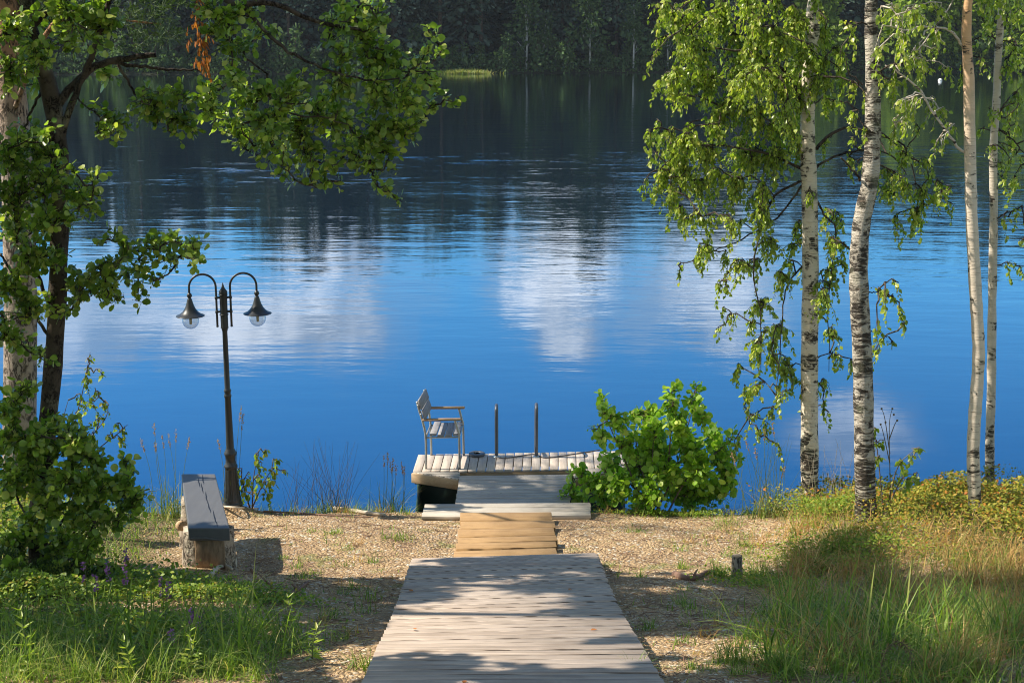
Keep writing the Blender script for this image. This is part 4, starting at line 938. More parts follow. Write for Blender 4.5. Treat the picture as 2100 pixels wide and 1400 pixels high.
# ------------------------------------------------------------------ armchair on the dock
YN, YF = 14.66, 15.16
ch = thing('armchair', 'grey slatted armchair with steel tube legs standing at the left end of the dock', 'chair', tuple(onz(910, 948, DZ)))
def cp(px, py, Y): 
    p = at(px, py, Y); return p
for Y, rear, frontp in ((YN, [(873.6, 959.5), (873.2, 898), (866.5, 863), (860, 842), (855, 823)], [(942.6, 958.5), (941.5, 895), (939, 882), (933, 862)]),
                        (YF, [(884.5, 932), (883, 872), (879.5, 845), (875, 820), (870, 799)], [(951, 932), (949.5, 873), (947, 860), (941.5, 838)])):
    for pts in (rear, frontp):
        p = [cp(x, y, Y) for x, y in pts]; p[0].z = DZ
        b = Buf(); b.tube(smooth_path(p, 24), .0135, 10); b.build('leg', 'chair_steel', ch)
# cross tubes
b = Buf(); b.tube([cp(873.2, 897, YN), cp(883, 871, YF)], .010, 8); b.tube([cp(941.5, 896, YN), cp(949.5, 871.5, YF)], .010, 8)
b.tube([cp(873.2, 897, YN), cp(941.5, 896, YN)], .009, 8); b.tube([cp(883, 872, YF), cp(949.5, 872, YF)], .009, 8); b.build('seat_frame', 'chair_steel', ch)
# seat slats
s0, s1 = cp(880, 893.5, YN-.01), cp(943, 892.5, YN-.01); r0, r1 = cp(891, 866.5, YF), cp(947, 866.5, YF)
b = Buf()
for i in range(4):
    f0 = (i+.5)/4; a_ = lerp(s0, s1, f0); c_ = lerp(r0, r1, f0); zz = (s0.z+s1.z)/2+.006-(.012 if i in (1, 2) else 0); a_.z = zz; c_.z = zz
    b.plank(a_, c_, (s1-s0).length/4-.010, .022, bev=.004)
b.build('seat', 'chair_wood', ch, smooth=False)
# back slats: two broad boards on the rear uprights
b = Buf()
for f0, f1 in ((0, .47), (.53, 1)):
    tN, bN = cp(853.5, 821, YN-.03), cp(868, 861, YN-.03); tF, bF = cp(869.5, 797, YF+.02), cp(880, 836, YF+.02)
    tF.z = tN.z+ (tF.z-tN.z)*.5 if False else tF.z
    a_ = lerp(tN, bN, (f0+f1)/2); c_ = lerp(tF, bF, (f0+f1)/2); dn = (bN-tN).normalized()
    nn = dn.cross((c_-a_).normalized()); hh = (bN-tN).length*(f1-f0)
    b.plank(a_+Vector((.02, 0, 0)), c_+Vector((.02, 0, 0)), hh, .018, nn, .003)
b.build('backrest', 'chair_wood', ch, smooth=False)
for Y, x0, y0, x1, y1 in ((YN, 866, 860.5, 945, 859.5), (YF, 878.5, 836, 953, 835.5)):
    a_, c_ = cp(x0, y0, Y), cp(x1, y1, Y); b = Buf(); b.plank(a_, c_, .042, .024, bev=.006); b.build('armrest', 'arm_wood', ch, smooth=False)
# bolts at the back
b = Buf()
for x, y, Y in ((857, 831, YN-.045), (863, 850, YN-.045)): p = cp(x, y, Y); b.tube([p, p+Vector((0, .02, 0))], .008, 8)
b.build('bolt', 'steel', ch)

# ------------------------------------------------------------------ bench
g0 = float(gz(-2.6, 11.4)); BX = Vector((-2.595, 11.38, 0)); ZT = 1.225
bn = thing('log_bench', 'dark stained thick plank bench resting on two rough logs facing the lake', 'bench', (BX.x, BX.y, g0))
v = []; th_ = .105
q = Buf(); L2, W2 = .70, .16
base = [(-W2, -L2), (W2+.005, -L2), (W2-.01, L2), (-W2+.01, L2)]
bmx = bmesh.new(); vs = [bmx.verts.new((x+(-.275*y), y, z)) for z in (-th_, 0) for x, y in base]
for f_ in ((3, 2, 1, 0), (4, 5, 6, 7), (0, 1, 5, 4), (1, 2, 6, 5), (2, 3, 7, 6), (3, 0, 4, 7)): bmx.faces.new([vs[i] for i in f_])
bmesh.ops.bevel(bmx, geom=bmx.edges[:], offset=.009, segments=3, affect='EDGES', profile=.5)
bmesh.ops.triangulate(bmx, faces=bmx.faces[:]); bmx.normal_update()
me = bpy.data.meshes.new('seat'); bmx.to_mesh(me); bmx.free(); me.materials.append(MATS['bench_paint']); me.polygons.foreach_set('use_smooth', [False]*len(me.polygons))
o = bpy.data.objects.new('seat', me); col.objects.link(o); o.parent = bn; o.location = (0, 0, ZT-g0)
# worn lip under the near end
b = Buf(); lp = [Vector((BX.x-.16+.19+t_*.29, BX.y-L2-.006, ZT-.088+.010*math.sin(t_*5))) for t_ in np.linspace(0, 1, 9)]; b.tube(lp, [.004, .008, .009, .009, .008, .008, .006, .005, .003], 6); b.build('lip', 'bench_paint', bn)
def log(cx, cy_, z0, z1, r_, rg, lean=0):
    b = Buf(); n = 14; seg = 26; th = np.arange(seg)*2*math.pi/seg; t_ = np.linspace(0, 1, n)
    rad = r_*(1+.10*np.sin(th*2+1)+.06*np.sin(th*5+.4)+.03*np.sin(th*9))[None]*(1.10-.12*t_)[:, None]*(1+rg.normal(0, .018, (n, seg)))
    v = np.stack([cx+lean*t_[:, None]+rad*np.cos(th), cy_+rad*np.sin(th)*.85, (z0+(z1-z0)*t_)[:, None]+0*rad], -1).reshape(-1, 3)
    i = np.arange(n-1)[:, None]*seg; j = np.arange(seg)[None]; k = (j+1) % seg
    qq = np.stack([i+j, i+k, i+seg+k, i+seg+j], -1).reshape(-1, 4); f = list(np.concatenate([qq[:, [0, 1, 2]], qq[:, [0, 2, 3]]]))
    v = np.concatenate([v, [[cx+lean, cy_, z1]]]); c0 = n*seg; f += [((n-1)*seg+a_, (n-1)*seg+(a_+1) % seg, c0) for a_ in range(seg)]
    b.add(v, np.array(f)); return b
n0 = onz(404, 1160, .84); o = log(n0.x+.06, 10.97, float(gz(n0.x, 10.97))-.08, ZT-th_, .185, rg, .01).build('log_leg', 'log_bark', bn)
b = Buf(); zc = (float(gz(-2.5, 10.8))+ZT-th_)/2-.02; b.box((n0.x+.12, 10.815, zc+.01), (.235, .03, .36), np.array(Matrix.Rotation(.04, 3, 'Z') @ Matrix.Rotation(.03, 3, 'X')), .012); b.build('split_face', 'old_wood', o, smooth=False)
f0 = at(382, 1040, 11.75); o = log(f0.x+.075, 11.75, float(gz(f0.x, 11.75))-.06, ZT-th_, .135, rg, .03).build('log_leg', 'log_bark', bn)
b = Buf(); p = at(372, 1078, 11.62); b.tube([p+Vector((-.02, .02, 0)), p+Vector((.02, -.03, .01))], [.04, .045], 12); b.build('knot', 'cut_wood', o)

# ------------------------------------------------------------------ lamps
lx = at(477, 1034, 13.22); lx.z -= .0; LAMPZ = lx.z
lp = thing('street_lamp', 'black twin-armed garden lamp post with two bell shades behind the bench', 'street lamp', tuple(lx))
k_ = 1/211.0; O = tuple(lx)
b = Buf(); PX_ = [(0, 0), (21, 0), (21, 3), (20, 6), (18.5, 8), (18.8, 11), (18, 14), (17, 18), (14.8, 40), (12.8, 66), (12.4, 76), (11.5, 78), (13.2, 80), (13.8, 83), (13, 86), (11, 88), (10.3, 96), (10.8, 104), (11.6, 106), (12.4, 108), (12.6, 112), (11, 114), (10.4, 117), (8.9, 119), (8.3, 121), (8.1, 122), (7.0, 180), (6.2, 228), (7.4, 230), (7.6, 233), (6.4, 235), (6.2, 239), (7.2, 241), (7.4, 244), (6, 246), (5.6, 247), (5.4, 300), (5.0, 366), (6.0, 368), (6.2, 371)]
b.lathe([(r_*k_, z*k_) for r_, z in PX_], 48, O, flute=.13, nf=12, fr=(18*k_, 76*k_)); b.build('post', 'lamp_paint', lp)
b = Buf(); b.lathe([(r_*k_, z*k_) for r_, z in [(5, 371), (7.6, 372), (7.8, 374), (7.4, 376), (7.6, 440), (7.9, 442), (8.4, 446), (7.8, 448), (5.5, 451), (3.2, 455), (2.0, 459), (.6, 464), (0, 466)]], 28, O); b.build('finial_sleeve', 'lamp_paint', lp)
al_ = R(-11)
for sgn in (-1, 1):
    ux = Vector((sgn*math.cos(al_), sgn*math.sin(al_)*-1, 0))
    def L(r_, z): return Vector(O)+ux*r_+Vector((0, 0, z))
    c0 = .066; ra = .123; zs = 2.166
    p = [L(c0, 1.787), L(c0, 1.95), L(c0, 2.1)]+[L(c0+ra-ra*math.cos(a_), zs+ra*math.sin(a_)) for a_ in np.linspace(0, math.pi, 18)]+[L(c0+2*ra, 2.10)]
    b = Buf(); b.tube(p, .0105, 12)
    for z in (1.785,): b.lathe([(0, -.012), (.010, -.008), (.013, 0), (.010, .008), (0, .012)], 14, tuple(L(c0, z)))
    for z in (2.06, 1.924):
        b.tube([L(.03, z), L(c0, z)], [.012, .008], 10); b.lathe([(.0106, -.014), (.015, -.010), (.016, 0), (.015, .010), (.0106, .014)], 14, tuple(L(c0, z)))
        b.lathe([(.036, -.006), (.046, 0), (.036, .006)], 18, (O[0], O[1], O[2]+z+(.028 if z > 2 else -.028)))
    b.build('arm', 'lamp_paint', lp)
    cx = L(c0+2*ra, 0); oz = (cx.x, cx.y, O[2])
    b = Buf(); b.lathe([(.0105, 2.115), (.018, 2.108), (.024, 2.096), (.025, 2.088), (.022, 2.078), (.014, 2.070), (.016, 2.062), (.020, 2.058), (.024, 2.045), (.030, 2.022), (.040, 1.99), (.055, 1.958), (.076, 1.93), (.103, 1.909), (.130, 1.899), (.134, 1.896), (.133, 1.892), (.126, 1.893), (.09, 1.905), (.06, 1.92), (.02, 1.93)], 40, oz); sh_ = b.build('lamp_shade', 'lamp_paint', lp)
    b = Buf(); b.lathe([(.078, 1.898)]+[(.078*math.cos(a_), 1.848-.078*math.sin(a_)*1.0) for a_ in np.linspace(-.35, math.pi/2, 16)], 32, oz); b.build('globe', 'globe_glass', sh_)
    b = Buf(); b.tube([Vector(oz)+Vector((0, 0, 1.91)), Vector(oz)+Vector((0, 0, 1.815))], [.014, .013], 10); b.build('bulb', 'bulb', sh_)
rim = at(19, 607, 12.0); gl_ = float(gz(-4.9, 12.0)); s2 = (rim.z-gl_)/1.896
l2 = copy_tree(lp, (rim.x-.446*s2, 12.0, gl_), 'second black bell-shaded lamp post cut off by the left edge, only its shade rim showing'); l2.scale = (s2,)*3
lp.scale = (1.0, 1.0, .998)
lp['group'] = l2['group'] = 'twin-armed garden lamps'

# ------------------------------------------------------------------ bush beside the pier
rg = np.random.default_rng(41)
bl = [(1232, 822, 12), (1240, 848, 18), (1385, 797, 13), (1428, 795, 11), (1375, 828, 20), (1420, 832, 18), (1300, 852, 18), (1340, 845, 18), (1270, 872, 24), (1330, 880, 30), (1390, 875, 32), (1440, 865, 18), (1290, 910, 30), (1350, 920, 34), (1410, 915, 36), (1460, 895, 22), (1235, 900, 16), (1212, 880, 6), (1500, 900, 12), (1480, 935, 28), (1250, 945, 26), (1310, 955, 36), (1370, 965, 38), (1430, 965, 38), (1490, 970, 26),
      (1190, 972, 18), (1220, 995, 28), (1270, 1000, 34), (1330, 1010, 34), (1390, 1010, 36), (1450, 1005, 36), (1495, 1005, 24), (1165, 1008, 12), (1185, 1022, 16), (1150, 1018, 6), (1235, 1030, 18), (1515, 940, 10), (1300, 1035, 20), (1420, 1038, 18)]
bs = at(1350, 1052, 13.35); bs.z = float(gz(bs.x, 13.35))-.05
bush = thing('alder_bush', 'dense bright green leafy bush crowding the right side of the pier', 'bush', tuple(bs))
bb = Buf(); lb = Buf(); sk = []
for tx, ty in ((1240, 850), (1380, 830), (1425, 820), (1300, 880), (1480, 920), (1200, 980), (1340, 900)):
    p = smooth_path([bs+Vector((rg.normal(0, .06), rg.normal(0, .05), 0)), at((1350+tx)/2+rg.normal(0, 10), 975, 13.5), at(tx, ty, 13.6+rg.normal(0, .15))], 14); bb.tube(p, np.linspace(.012, .004, 14), 6); sk += list(p[3:])
cl = pxclumps(bl, 13.6, .16, rg, 1.04)
grow(sk, cl, bb, lb, 'alder', .056, 80, rg)
bb.build('stems', 'twig_bark', bush); lb.build('leaves', 'bush_leaf', bush, smooth=False)

# small shrub by the lamp, sapling, leafy sprig
def small_plant(name, label, cat, px, py, Y, tips, clumps, leaf, style, lm, per=9, cl_leaf=None, sp_=.06, bark='twig_bark'):
    p0 = at(px, py, Y); p0.z = float(gz(p0.x, Y))-.03; t_ = thing(name, label, cat, tuple(p0)); b1 = Buf(); b2 = Buf(); sk = []
    for tp_ in tips:
        p = smooth_path([p0+Vector((rg.normal(0, .02), rg.normal(0, .02), 0))]+[at(x, y, Y+rg.normal(0, sp_)) for x, y in tp_], 14); b1.tube(p, np.linspace(.008, .002, 14), 5); sk += list(p[3:])
    grow(sk, pxclumps(clumps, Y, sp_, rg), b1, b2, style, leaf, per, rg)
    b1.build('stems', bark, t_); b2.build('leaves', lm, t_); return t_
small_plant('shrub', 'small yellow-green shrub growing right of the lamp post foot', 'shrub', 515, 1020, 13.3, [[(520, 980), (530, 930)], [(540, 990), (560, 960)], [(500, 1000), (495, 980)]],
            [(525, 935, 12), (545, 928, 10), (535, 955, 16), (560, 965, 14), (510, 975, 16), (530, 985, 20), (550, 995, 16), (500, 1000, 16), (565, 945, 7), (585, 966, 5), (520, 1010, 18), (545, 1015, 14), (498, 1020, 14), (485, 960, 6)], .045, 'birch', 'small_leaf', 22)
small_plant('birch_sapling', 'young birch sapling with tiny leaves rising beside the alder trunk', 'sapling', 140, 1040, 12.5, [[(150, 900), (170, 800), (185, 722)], [(170, 930), (215, 860), (222, 830)], [(180, 950), (240, 890), (262, 870)], [(150, 930), (130, 870), (140, 820)]],
            [(186, 732, 7), (180, 760, 9), (172, 785, 13), (195, 800, 10), (165, 815, 14), (210, 770, 7), (185, 830, 16), (215, 830, 12), (160, 850, 16), (200, 860, 18), (240, 875, 14), (225, 900, 16), (190, 895, 18), (255, 880, 7), (150, 890, 16), (250, 905, 10)], .034, 'birch', 'small_leaf', 22)
small_plant('leafy_sprig', 'thin sprig with a few heart-shaped leaves just right of the rough birch', 'sprig', 1815, 1010, 12.2, [[(1800, 930), (1792, 880)], [(1840, 960), (1880, 920)], [(1850, 980), (1880, 975)]],
            [(1805, 905, 7), (1800, 940, 7), (1865, 935, 10), (1882, 922, 8), (1880, 972, 9), (1850, 950, 8), (1795, 880, 5), (1860, 985, 8)], .05, 'birch', 'birch_leaf', 12)

# dry branching stalk
p0 = at(1828, 1060, 12.0); t_ = thing('dry_stalk', 'tall dark branching dry stalk between second and third birch', 'stalk', tuple(p0)); b = Buf()
for pts in ([(1828, 1080), (1825, 960), (1824, 870), (1830, 838)], [(1825, 930), (1815, 860), (1808, 838)], [(1824, 900), (1835, 870), (1840, 862)], [(1825, 950), (1812, 890), (1806, 870)]):
    b.tube(smooth_path(pxpath(pts, 12.0), 12), np.linspace(.005, .002, 12), 5)
b.build('stem', 'stalk', t_); b = Buf()
for x, y in ((1830, 838), (1808, 838), (1840, 862), (1806, 870), (1816, 866), (1833, 850)):
    p = at(x, y, 12.0); b.lathe([(0, -.010), (.009, -.004), (.009, .006), (0, .011)], 8, tuple(p))
b.build('seed_heads', 'stalk', t_)

# reeds with seed heads
def reeds(name, label, px, py, Y, heads, nb, spreadpx, L, headmat='seed_head', bladem='reed_blade', hl=.13, lean=.16):
    p0 = at(px, py, Y); t_ = thing(name, label, 'grass clump', (p0.x, p0.y, float(gz(p0.x, p0.y))), 'clumps of tall grass at the water edge')
    b1 = Buf(); b2 = Buf(); b3 = Buf()
    for hx, hy in heads:
        bx = px+rg.normal(0, spreadpx*.4)*.8+(hx-px)*.45; s0 = at(bx, py, Y); s0.z = float(gz(s0.x, Y)); tp_ = at(hx, hy, Y+rg.normal(0, .08))
        p = smooth_path([s0, lerp(s0, tp_, .55)+Vector((rg.normal(0, .015), 0, .03)), tp_], 10); b1.tube(p, np.linspace(.003, .0012, 10), 4)
        k = 40; f_ = rg.uniform(0, 1, k); d_ = Vector(p[-1]-p[-3]).normalized(); base_ = np.array(tp_)[None]-np.array(d_)[None]*(hl*f_[:, None])
        b2 = Buf(); wd = .010*np.sin(np.pi*np.clip(f_*.9+.08, 0, 1))+.002
        b2.inst(OVAL, OVAL_F, base_+rg.normal(0, 1, (k, 3))*wd[:, None]*.5, np.array(d_)[None]+rg.normal(0, .4, (k, 3)), rg.normal(0, 1, (k, 3)), rg.uniform(.012, .024, k), np.full(k, .8)); b2.build('seed_head', headmat, t_)
    Pn = np.stack([at(px, py, Y).x+rg.normal(0, spreadpx/212*.55, nb), Y+rg.normal(0, .08, nb), np.zeros(nb)], -1); Pn[:, 2] = gz(Pn[:, 0], Pn[:, 1])
    blades(b3, Pn, rg.uniform(.45, 1, nb)*L, .007, lean, rg)
    if heads: b1.build('stalks', 'green_stalk', t_)
    b3.build('blades', bladem, t_)
reeds('reed_clump', 'reed clump with brown plumes left of the pier corner', 800, 1052, 13.6, [(787, 935), (800, 945), (812, 950), (823, 948), (795, 930), (806, 940), (829, 955)], 90, 28, .50)
reeds('reed_clump', 'pinkish plumed reeds standing behind the bench', 350, 1010, 13.1, [(315, 868), (288, 900), (333, 895), (345, 890), (361, 882), (389, 898), (318, 905)], 110, 34, .46)
reeds('reed_clump', 'two tall single plumes rising left and right of the lamp base', 465, 1015, 13.2, [(446, 900), (495, 832), (498, 848)], 14, 16, .3, hl=.17)
reeds('rush_clump', 'fine dark rushes fanning out against the water left of the reeds', 690, 1045, 13.5, [], 0, 30, .7, lean=.3) if False else None
def rushes(label, px, py, Y, n, L, lean, sp_, m='stalk', w_=.0022):
    p0 = at(px, py, Y); t_ = thing('rush_clump', label, 'grass clump', (p0.x, p0.y, float(gz(p0.x, p0.y))), 'clumps of tall grass at the water edge'); b = Buf(); b2 = Buf()
    for _ in range(n):
        s0 = Vector((p0.x+rg.normal(0, sp_), Y+rg.normal(0, .06), 0)); s0.z = float(gz(s0.x, s0.y)); a_ = rg.normal(0, lean); l_ = L*rg.uniform(.55, 1.05)
        e_ = s0+Vector((math.sin(a_)*l_, rg.normal(0, .05), math.cos(a_)*l_)); b.tube(smooth_path([s0, lerp(s0, e_, .5)+Vector((-math.sin(a_)*.04, 0, .02)), e_], 7), np.linspace(w_, .0008, 7), 3, cap=False)
    k = n*2; Pn = np.stack([p0.x+rg.normal(0, sp_, k), Y+rg.normal(0, .06, k), np.zeros(k)], -1); Pn[:, 2] = gz(Pn[:, 0], Pn[:, 1]); blades(b2, Pn, rg.uniform(.15, .4, k), .006, .4, rg)
    b.build('stalks', m, t_); b2.build('blades', 'reed_blade', t_)
rushes('fine dark rushes fanning against the water between lamp and reed clump', 680, 1045, 13.5, 46, .80, .32, .09)
rushes('sparse slender rushes close right of the lamp-side shrub', 612, 1040, 13.5, 16, .62, .35, .07)
rushes('tall green stalks at the bank right of the leafy bush', 1560, 1050, 13.0, 26, .85, .22, .16, 'green_stalk', .003)
rushes('straw-coloured stalks between first and second birch', 1710, 1010, 12.9, 26, .75, .18, .12, 'driftwood', .0026)
rushes('low dark rushes at the water edge by the right border', 2085, 1005, 13.4, 26, .35, .4, .16)
reeds('reed_clump', 'grass clump with rusty plumes between leafy bush and first birch', 1585, 1055, 12.95, [(1530, 905), (1568, 880), (1585, 870), (1500, 930), (1548, 920), (1610, 955)], 110, 34, .45, 'seed_head')

# driftwood, sticks, stump, stones
def stick(name, label, cat, pts, Y0, r0, m='stick', zoff=.02, gp=None, bumpy=.2, extra=()):
    P_ = []
    for x, y in pts:
        p = onz(x, y, .5)
        for _ in range(6): p = onz(x, y, float(gz(p.x, p.y))+zoff)
        P_.append(p)
    t_ = thing(name, label, cat, tuple(P_[0]), gp); pth = smooth_path(P_, 18); b = Buf(); rr = np.linspace(r0, r0*.45, 18)*(1+bumpy*rg.normal(0, .5, 18)); b.tube(pth, np.abs(rr), 9); b.build('wood', m, t_)
    for (i, dx, dy, dz, l_) in extra:
        b = Buf(); p = Vector(pth[i]); b.tube([p, p+Vector((dx, dy, dz))*l_*.5+Vector((0, 0, .01)), p+Vector((dx, dy, dz))*l_], [r0*.5, r0*.35, r0*.15], 6); b.build('twig', m, t_)
    return t_
stick('driftwood_log', 'pale bleached driftwood along the bank edge left of the reeds', 'driftwood', [(626, 1036), (660, 1040), (700, 1044), (740, 1049), (790, 1055)], 13, .035, 'driftwood', .02)
stick('fallen_stick', 'reddish brown thin stick lying on the gravel right of the lamp', 'stick', [(540, 1048), (600, 1051), (680, 1056), (760, 1060)], 13, .011, 'stick', .012)
stick('driftwood_piece', 'short pale forked driftwood piece at the foot of the small shrub', 'driftwood', [(512, 1035), (535, 1026), (562, 1019)], 13, .022, 'driftwood', .03, None, .3, [(9, .5, .2, .4, .1)])
stick('flat_root', 'pale root strip running along the gravel edge below the lamp', 'root', [(455, 1038), (500, 1041), (545, 1043)], 13, .012, 'driftwood', .005)
stick('dead_branch', 'dark rotten curved branch on the gravel right of the boardwalk', 'branch', [(1383, 1176), (1400, 1183), (1425, 1184), (1450, 1172), (1470, 1168)], 11, .028, 'stick', .025, None, .3, [(8, .3, .3, .5, .12)])
stick('dead_branch', 'broken branch lying in grass left of the boardwalk', 'branch', [(540, 1230), (565, 1218), (605, 1212), (632, 1192)], 11, .022, 'stick', .03, None, .3, [(6, -.6, .1, .7, .2), (12, -.3, -.2, .5, .12)])
stick('dead_branch', 'curled pale root piece in front of the bench log', 'branch', [(432, 1180), (445, 1164), (462, 1160), (476, 1166)], 11, .022, 'driftwood', .03, None, .3)
stick('flat_stone', 'long pale stone half buried at the bottom left', 'stone', [(288, 1392), (330, 1390), (392, 1394)], 8, .04, 'stone', .0, None, .1)
p = onz(520, 1186, .84); t_ = thing('reddish_peg', 'short reddish stick standing in the bench shadow', 'peg', tuple(p)); b = Buf(); b.tube([p+Vector((0, 0, -.02)), p+Vector((.0, 0, .05)), p+Vector((-.02, 0, .085))], [.014, .013, .010], 8); b.build('wood', 'dead_wood' if 'dead_wood' in MATS else 'stick', t_)
p = onz(1512, 1185, .9)
for _ in range(5): p = onz(1512, 1185, float(gz(p.x, p.y)))
t_ = thing('tree_stump', 'small sawn stump standing in grass right of the boardwalk', 'stump', tuple(p))
b = log(p.x, p.y, p.z-.05, p.z+.19, .038, rg, -.01); b.build('wood', 'log_bark', t_); b = Buf(); b.lathe([(.037, 0), (.033, .006), (0, .006)], 18, (p.x-.01, p.y, p.z+.19)); b.build('cut_top', 'end_grain', t_)

# drooping brown fern at the lower right
fp = onz(1838, 1420, 1.75); t_ = thing('withered_fern', 'brown withered fern frond arching over at the bottom right', 'fern', tuple(fp)); Yf = 6.75
pth = smooth_path(pxpath([(1806, 1400), (1808, 1360), (1822, 1326), (1842, 1315), (1862, 1330), (1870, 1365), (1868, 1400)], Yf), 40); b = Buf(); b.tube(pth, np.linspace(.004, .002, 40), 5); b.build('stem', 'stalk', t_)
tn = np.gradient(pth, axis=0); b = Buf()
for sg in (-1, 1):
    k = 40; b.inst(OVAL, OVAL_F, pth, np.cross(tn, [0, sg, .3])+tn*.4+rg.normal(0, .008, (40, 3)), np.tile([0, -1., 0], (40, 1))+rg.normal(0, .3, (40, 3)), .026*np.sin(np.linspace(.3, 2.9, 40))+.008, np.full(40, .35))
b.build('fronds', 'stalk', t_)

# purple flowering plants
for i, (x, y, h_, lab) in enumerate(((178, 1262, .38, 'purple flowering stem in the shade, leftmost of the flowers'), (202, 1285, .36, 'purple flowering stem beside the leftmost one'), (228, 1268, .40, 'purple flowering stem below the alder shoots'), (262, 1275, .42, 'purple flower spike in front of the alder base'),
                                     (262, 1200, .30, 'purple blossom tip at the edge of the sunny ground cover'), (335, 1290, .36, 'purple flower left of the pair near the grass blades'), (350, 1292, .34, 'purple flower right of the pair near the grass blades'), (397, 1345, .30, 'purple blossom low in the grass below the bench'), (412, 1345, .27, 'smaller purple blossom in the grass below the bench'), (355, 1375, .25, 'faint purple blossom close to the bottom edge left of centre'))):
    p = onz(x, y, 1.2)
    for _ in range(8): p = onz(x, y, float(gz(p.x, p.y)))
    t_ = thing('purple_wildflower', lab, 'wildflower', tuple(p), 'purple wildflowers at the lower left'); b = Buf(); q = smooth_path([p, p+Vector((.01, 0, h_*.5)), p+Vector((rg.normal(0, .02), 0, h_))], 8); b.tube(q, np.linspace(.0035, .002, 8), 5); b.build('stem', 'green_stalk', t_)
    b = Buf(); k = 30; zz = rg.uniform(.62, 1.0, k)*h_; az = rg.uniform(0, 6.28, k); b.inst(OVAL, OVAL_F, np.array(p)[None]+np.stack([0*zz, 0*zz, zz], -1), np.stack([np.cos(az), np.sin(az), .3+0*az], -1), rg.normal(0, 1, (k, 3)), rg.uniform(.014, .03, k), np.full(k, 1.5)); b.build('blossom', 'petal', t_)
    b = Buf(); k = 26; zz = rg.uniform(.05, .65, k)*h_; az = rg.uniform(0, 6.28, k); b.inst(OVAL, OVAL_F, np.array(p)[None]+np.stack([0*zz, 0*zz, zz], -1), np.stack([np.cos(az), np.sin(az), .6+0*az], -1), rg.normal(0, .4, (k, 3))+np.array([0, 0, 1]), rg.uniform(.04, .08, k), np.full(k, .45)); b.build('leaves', 'small_leaf', t_)

# tall leafy weeds and the dark shrub at the alder's foot
for i, (x, y, h_) in enumerate([(20, 1340, .42), (88, 1330, .50), (60, 1390, .4), (150, 1370, .45), (175, 1300, .40), (240, 1350, .42), (300, 1340, .48), (345, 1330, .42), (430, 1345, .40), (590, 1340, .36), (520, 1365, .34), (260, 1400, .3), (390, 1390, .3), (130, 1290, .38), (640, 1350, .25)]):
    p = onz(x, y, 1.5)
    for _ in range(8): p = onz(x, y, float(gz(p.x, p.y)))
    t_ = thing('leafy_weed', 'upright leafy weed in the dark thicket of the lower left foreground', 'weed', tuple(p), 'leafy weeds in the lower left thicket'); b = Buf(); top = p+Vector((rg.normal(0, .04), rg.normal(0, .03), h_)); q = smooth_path([p, lerp(p, top, .5)+Vector((rg.normal(0, .015), 0, 0)), top], 10)
    b.tube(q, np.linspace(.0035, .0015, 10), 5); b.build('stem', 'green_stalk', t_); b = Buf(); k = int(90*h_); f_ = rg.uniform(.12, 1, k); az = rg.uniform(0, 6.28, k); C_ = q[(f_*9).astype(int)]
    b.inst(BIRCH, BIRCH_F, C_, np.stack([np.cos(az), np.sin(az), .75-.9*(1-f_)], -1), np.stack([rg.normal(0, .2, k), rg.normal(0, .2, k), np.ones(k)], -1), rg.uniform(.05, .095, k)*(1.15-.6*f_), np.full(k, .38)); b.build('leaves', 'birch_leaf', t_, smooth=False)
p0 = at(85, 1205, 10.0); t_ = thing('dark_shrub', 'low dark evergreen shrub hugging the foot of the alder trunk', 'shrub', (p0.x, p0.y, float(gz(p0.x, p0.y)))); b = Buf(); bs_ = Buf()
for cx_, cy_, rr_ in [(60, 1190, .22), (130, 1180, .2), (190, 1200, .16), (20, 1210, .22), (100, 1230, .22), (170, 1240, .18), (0, 1160, .18), (220, 1215, .10)]:
    c_ = np.array(tuple(at(cx_, cy_, 10.0))); bs_.tube(bez(np.array([c_[0]*.6+p0.x*.4, p0.y, float(gz(p0.x, p0.y))]), c_, .02, 6), np.linspace(.01, .004, 6), 5); k = int(2600*(rr_/.2)**2); u_ = rg.normal(0, 1, (k, 3)); u_ /= np.linalg.norm(u_, axis=1, keepdims=True)
    b.inst(OVAL, OVAL_F, c_+u_*rr_*(rg.uniform(0, 1, (k, 1))**.45)*np.array([1, .8, .75]), u_+rg.normal(0, .5, (k, 3))+np.array([0, 0, .5]), rg.normal(0, 1, (k, 3)), rg.uniform(.012, .028, k), np.full(k, .7))
bs_.build('stems', 'twig_bark', t_); b.build('leaves', 'pine_needle', t_, smooth=False)

# ------------------------------------------------------------------ grass, ground cover, gravel
rg = np.random.default_rng(77)
def proj(x, y, z):
    c, s = math.cos(TH), math.sin(TH); dz = z-CH; dep = y*c-dz*s; up_ = y*s+dz*c
    return 1050+F*x/dep, 700-F*up_/dep
def sample(n, x0, x1, y0, y1):
    x = rg.uniform(x0, x1, n); y = rg.uniform(y0, y1, n); z = gz(x, y); px, py = proj(x, y, z)
    on = (np.abs(x-(-.05)) > .80+.02) | (y > 11.1); on &= (np.abs(x+.05) > .5) | (y > 13) | (y < 10.9)
    on &= ~((np.abs(x+.05) < .88) & (y > 12.75)) & (y < 13.75) & ~((np.abs(x+2.6) < .32) & (np.abs(y-11.3) < .8))
    return x, y, z, px, py, on
def P3(x, y, z, m_): return np.stack([x[m_], y[m_], z[m_]], -1)
def sm(v, a, b_): t_ = np.clip((v-a)/(b_-a), 0, 1); return t_*t_*(3-2*t_)
green = Buf(); dry = Buf(); cover = Buf(); amber = Buf()
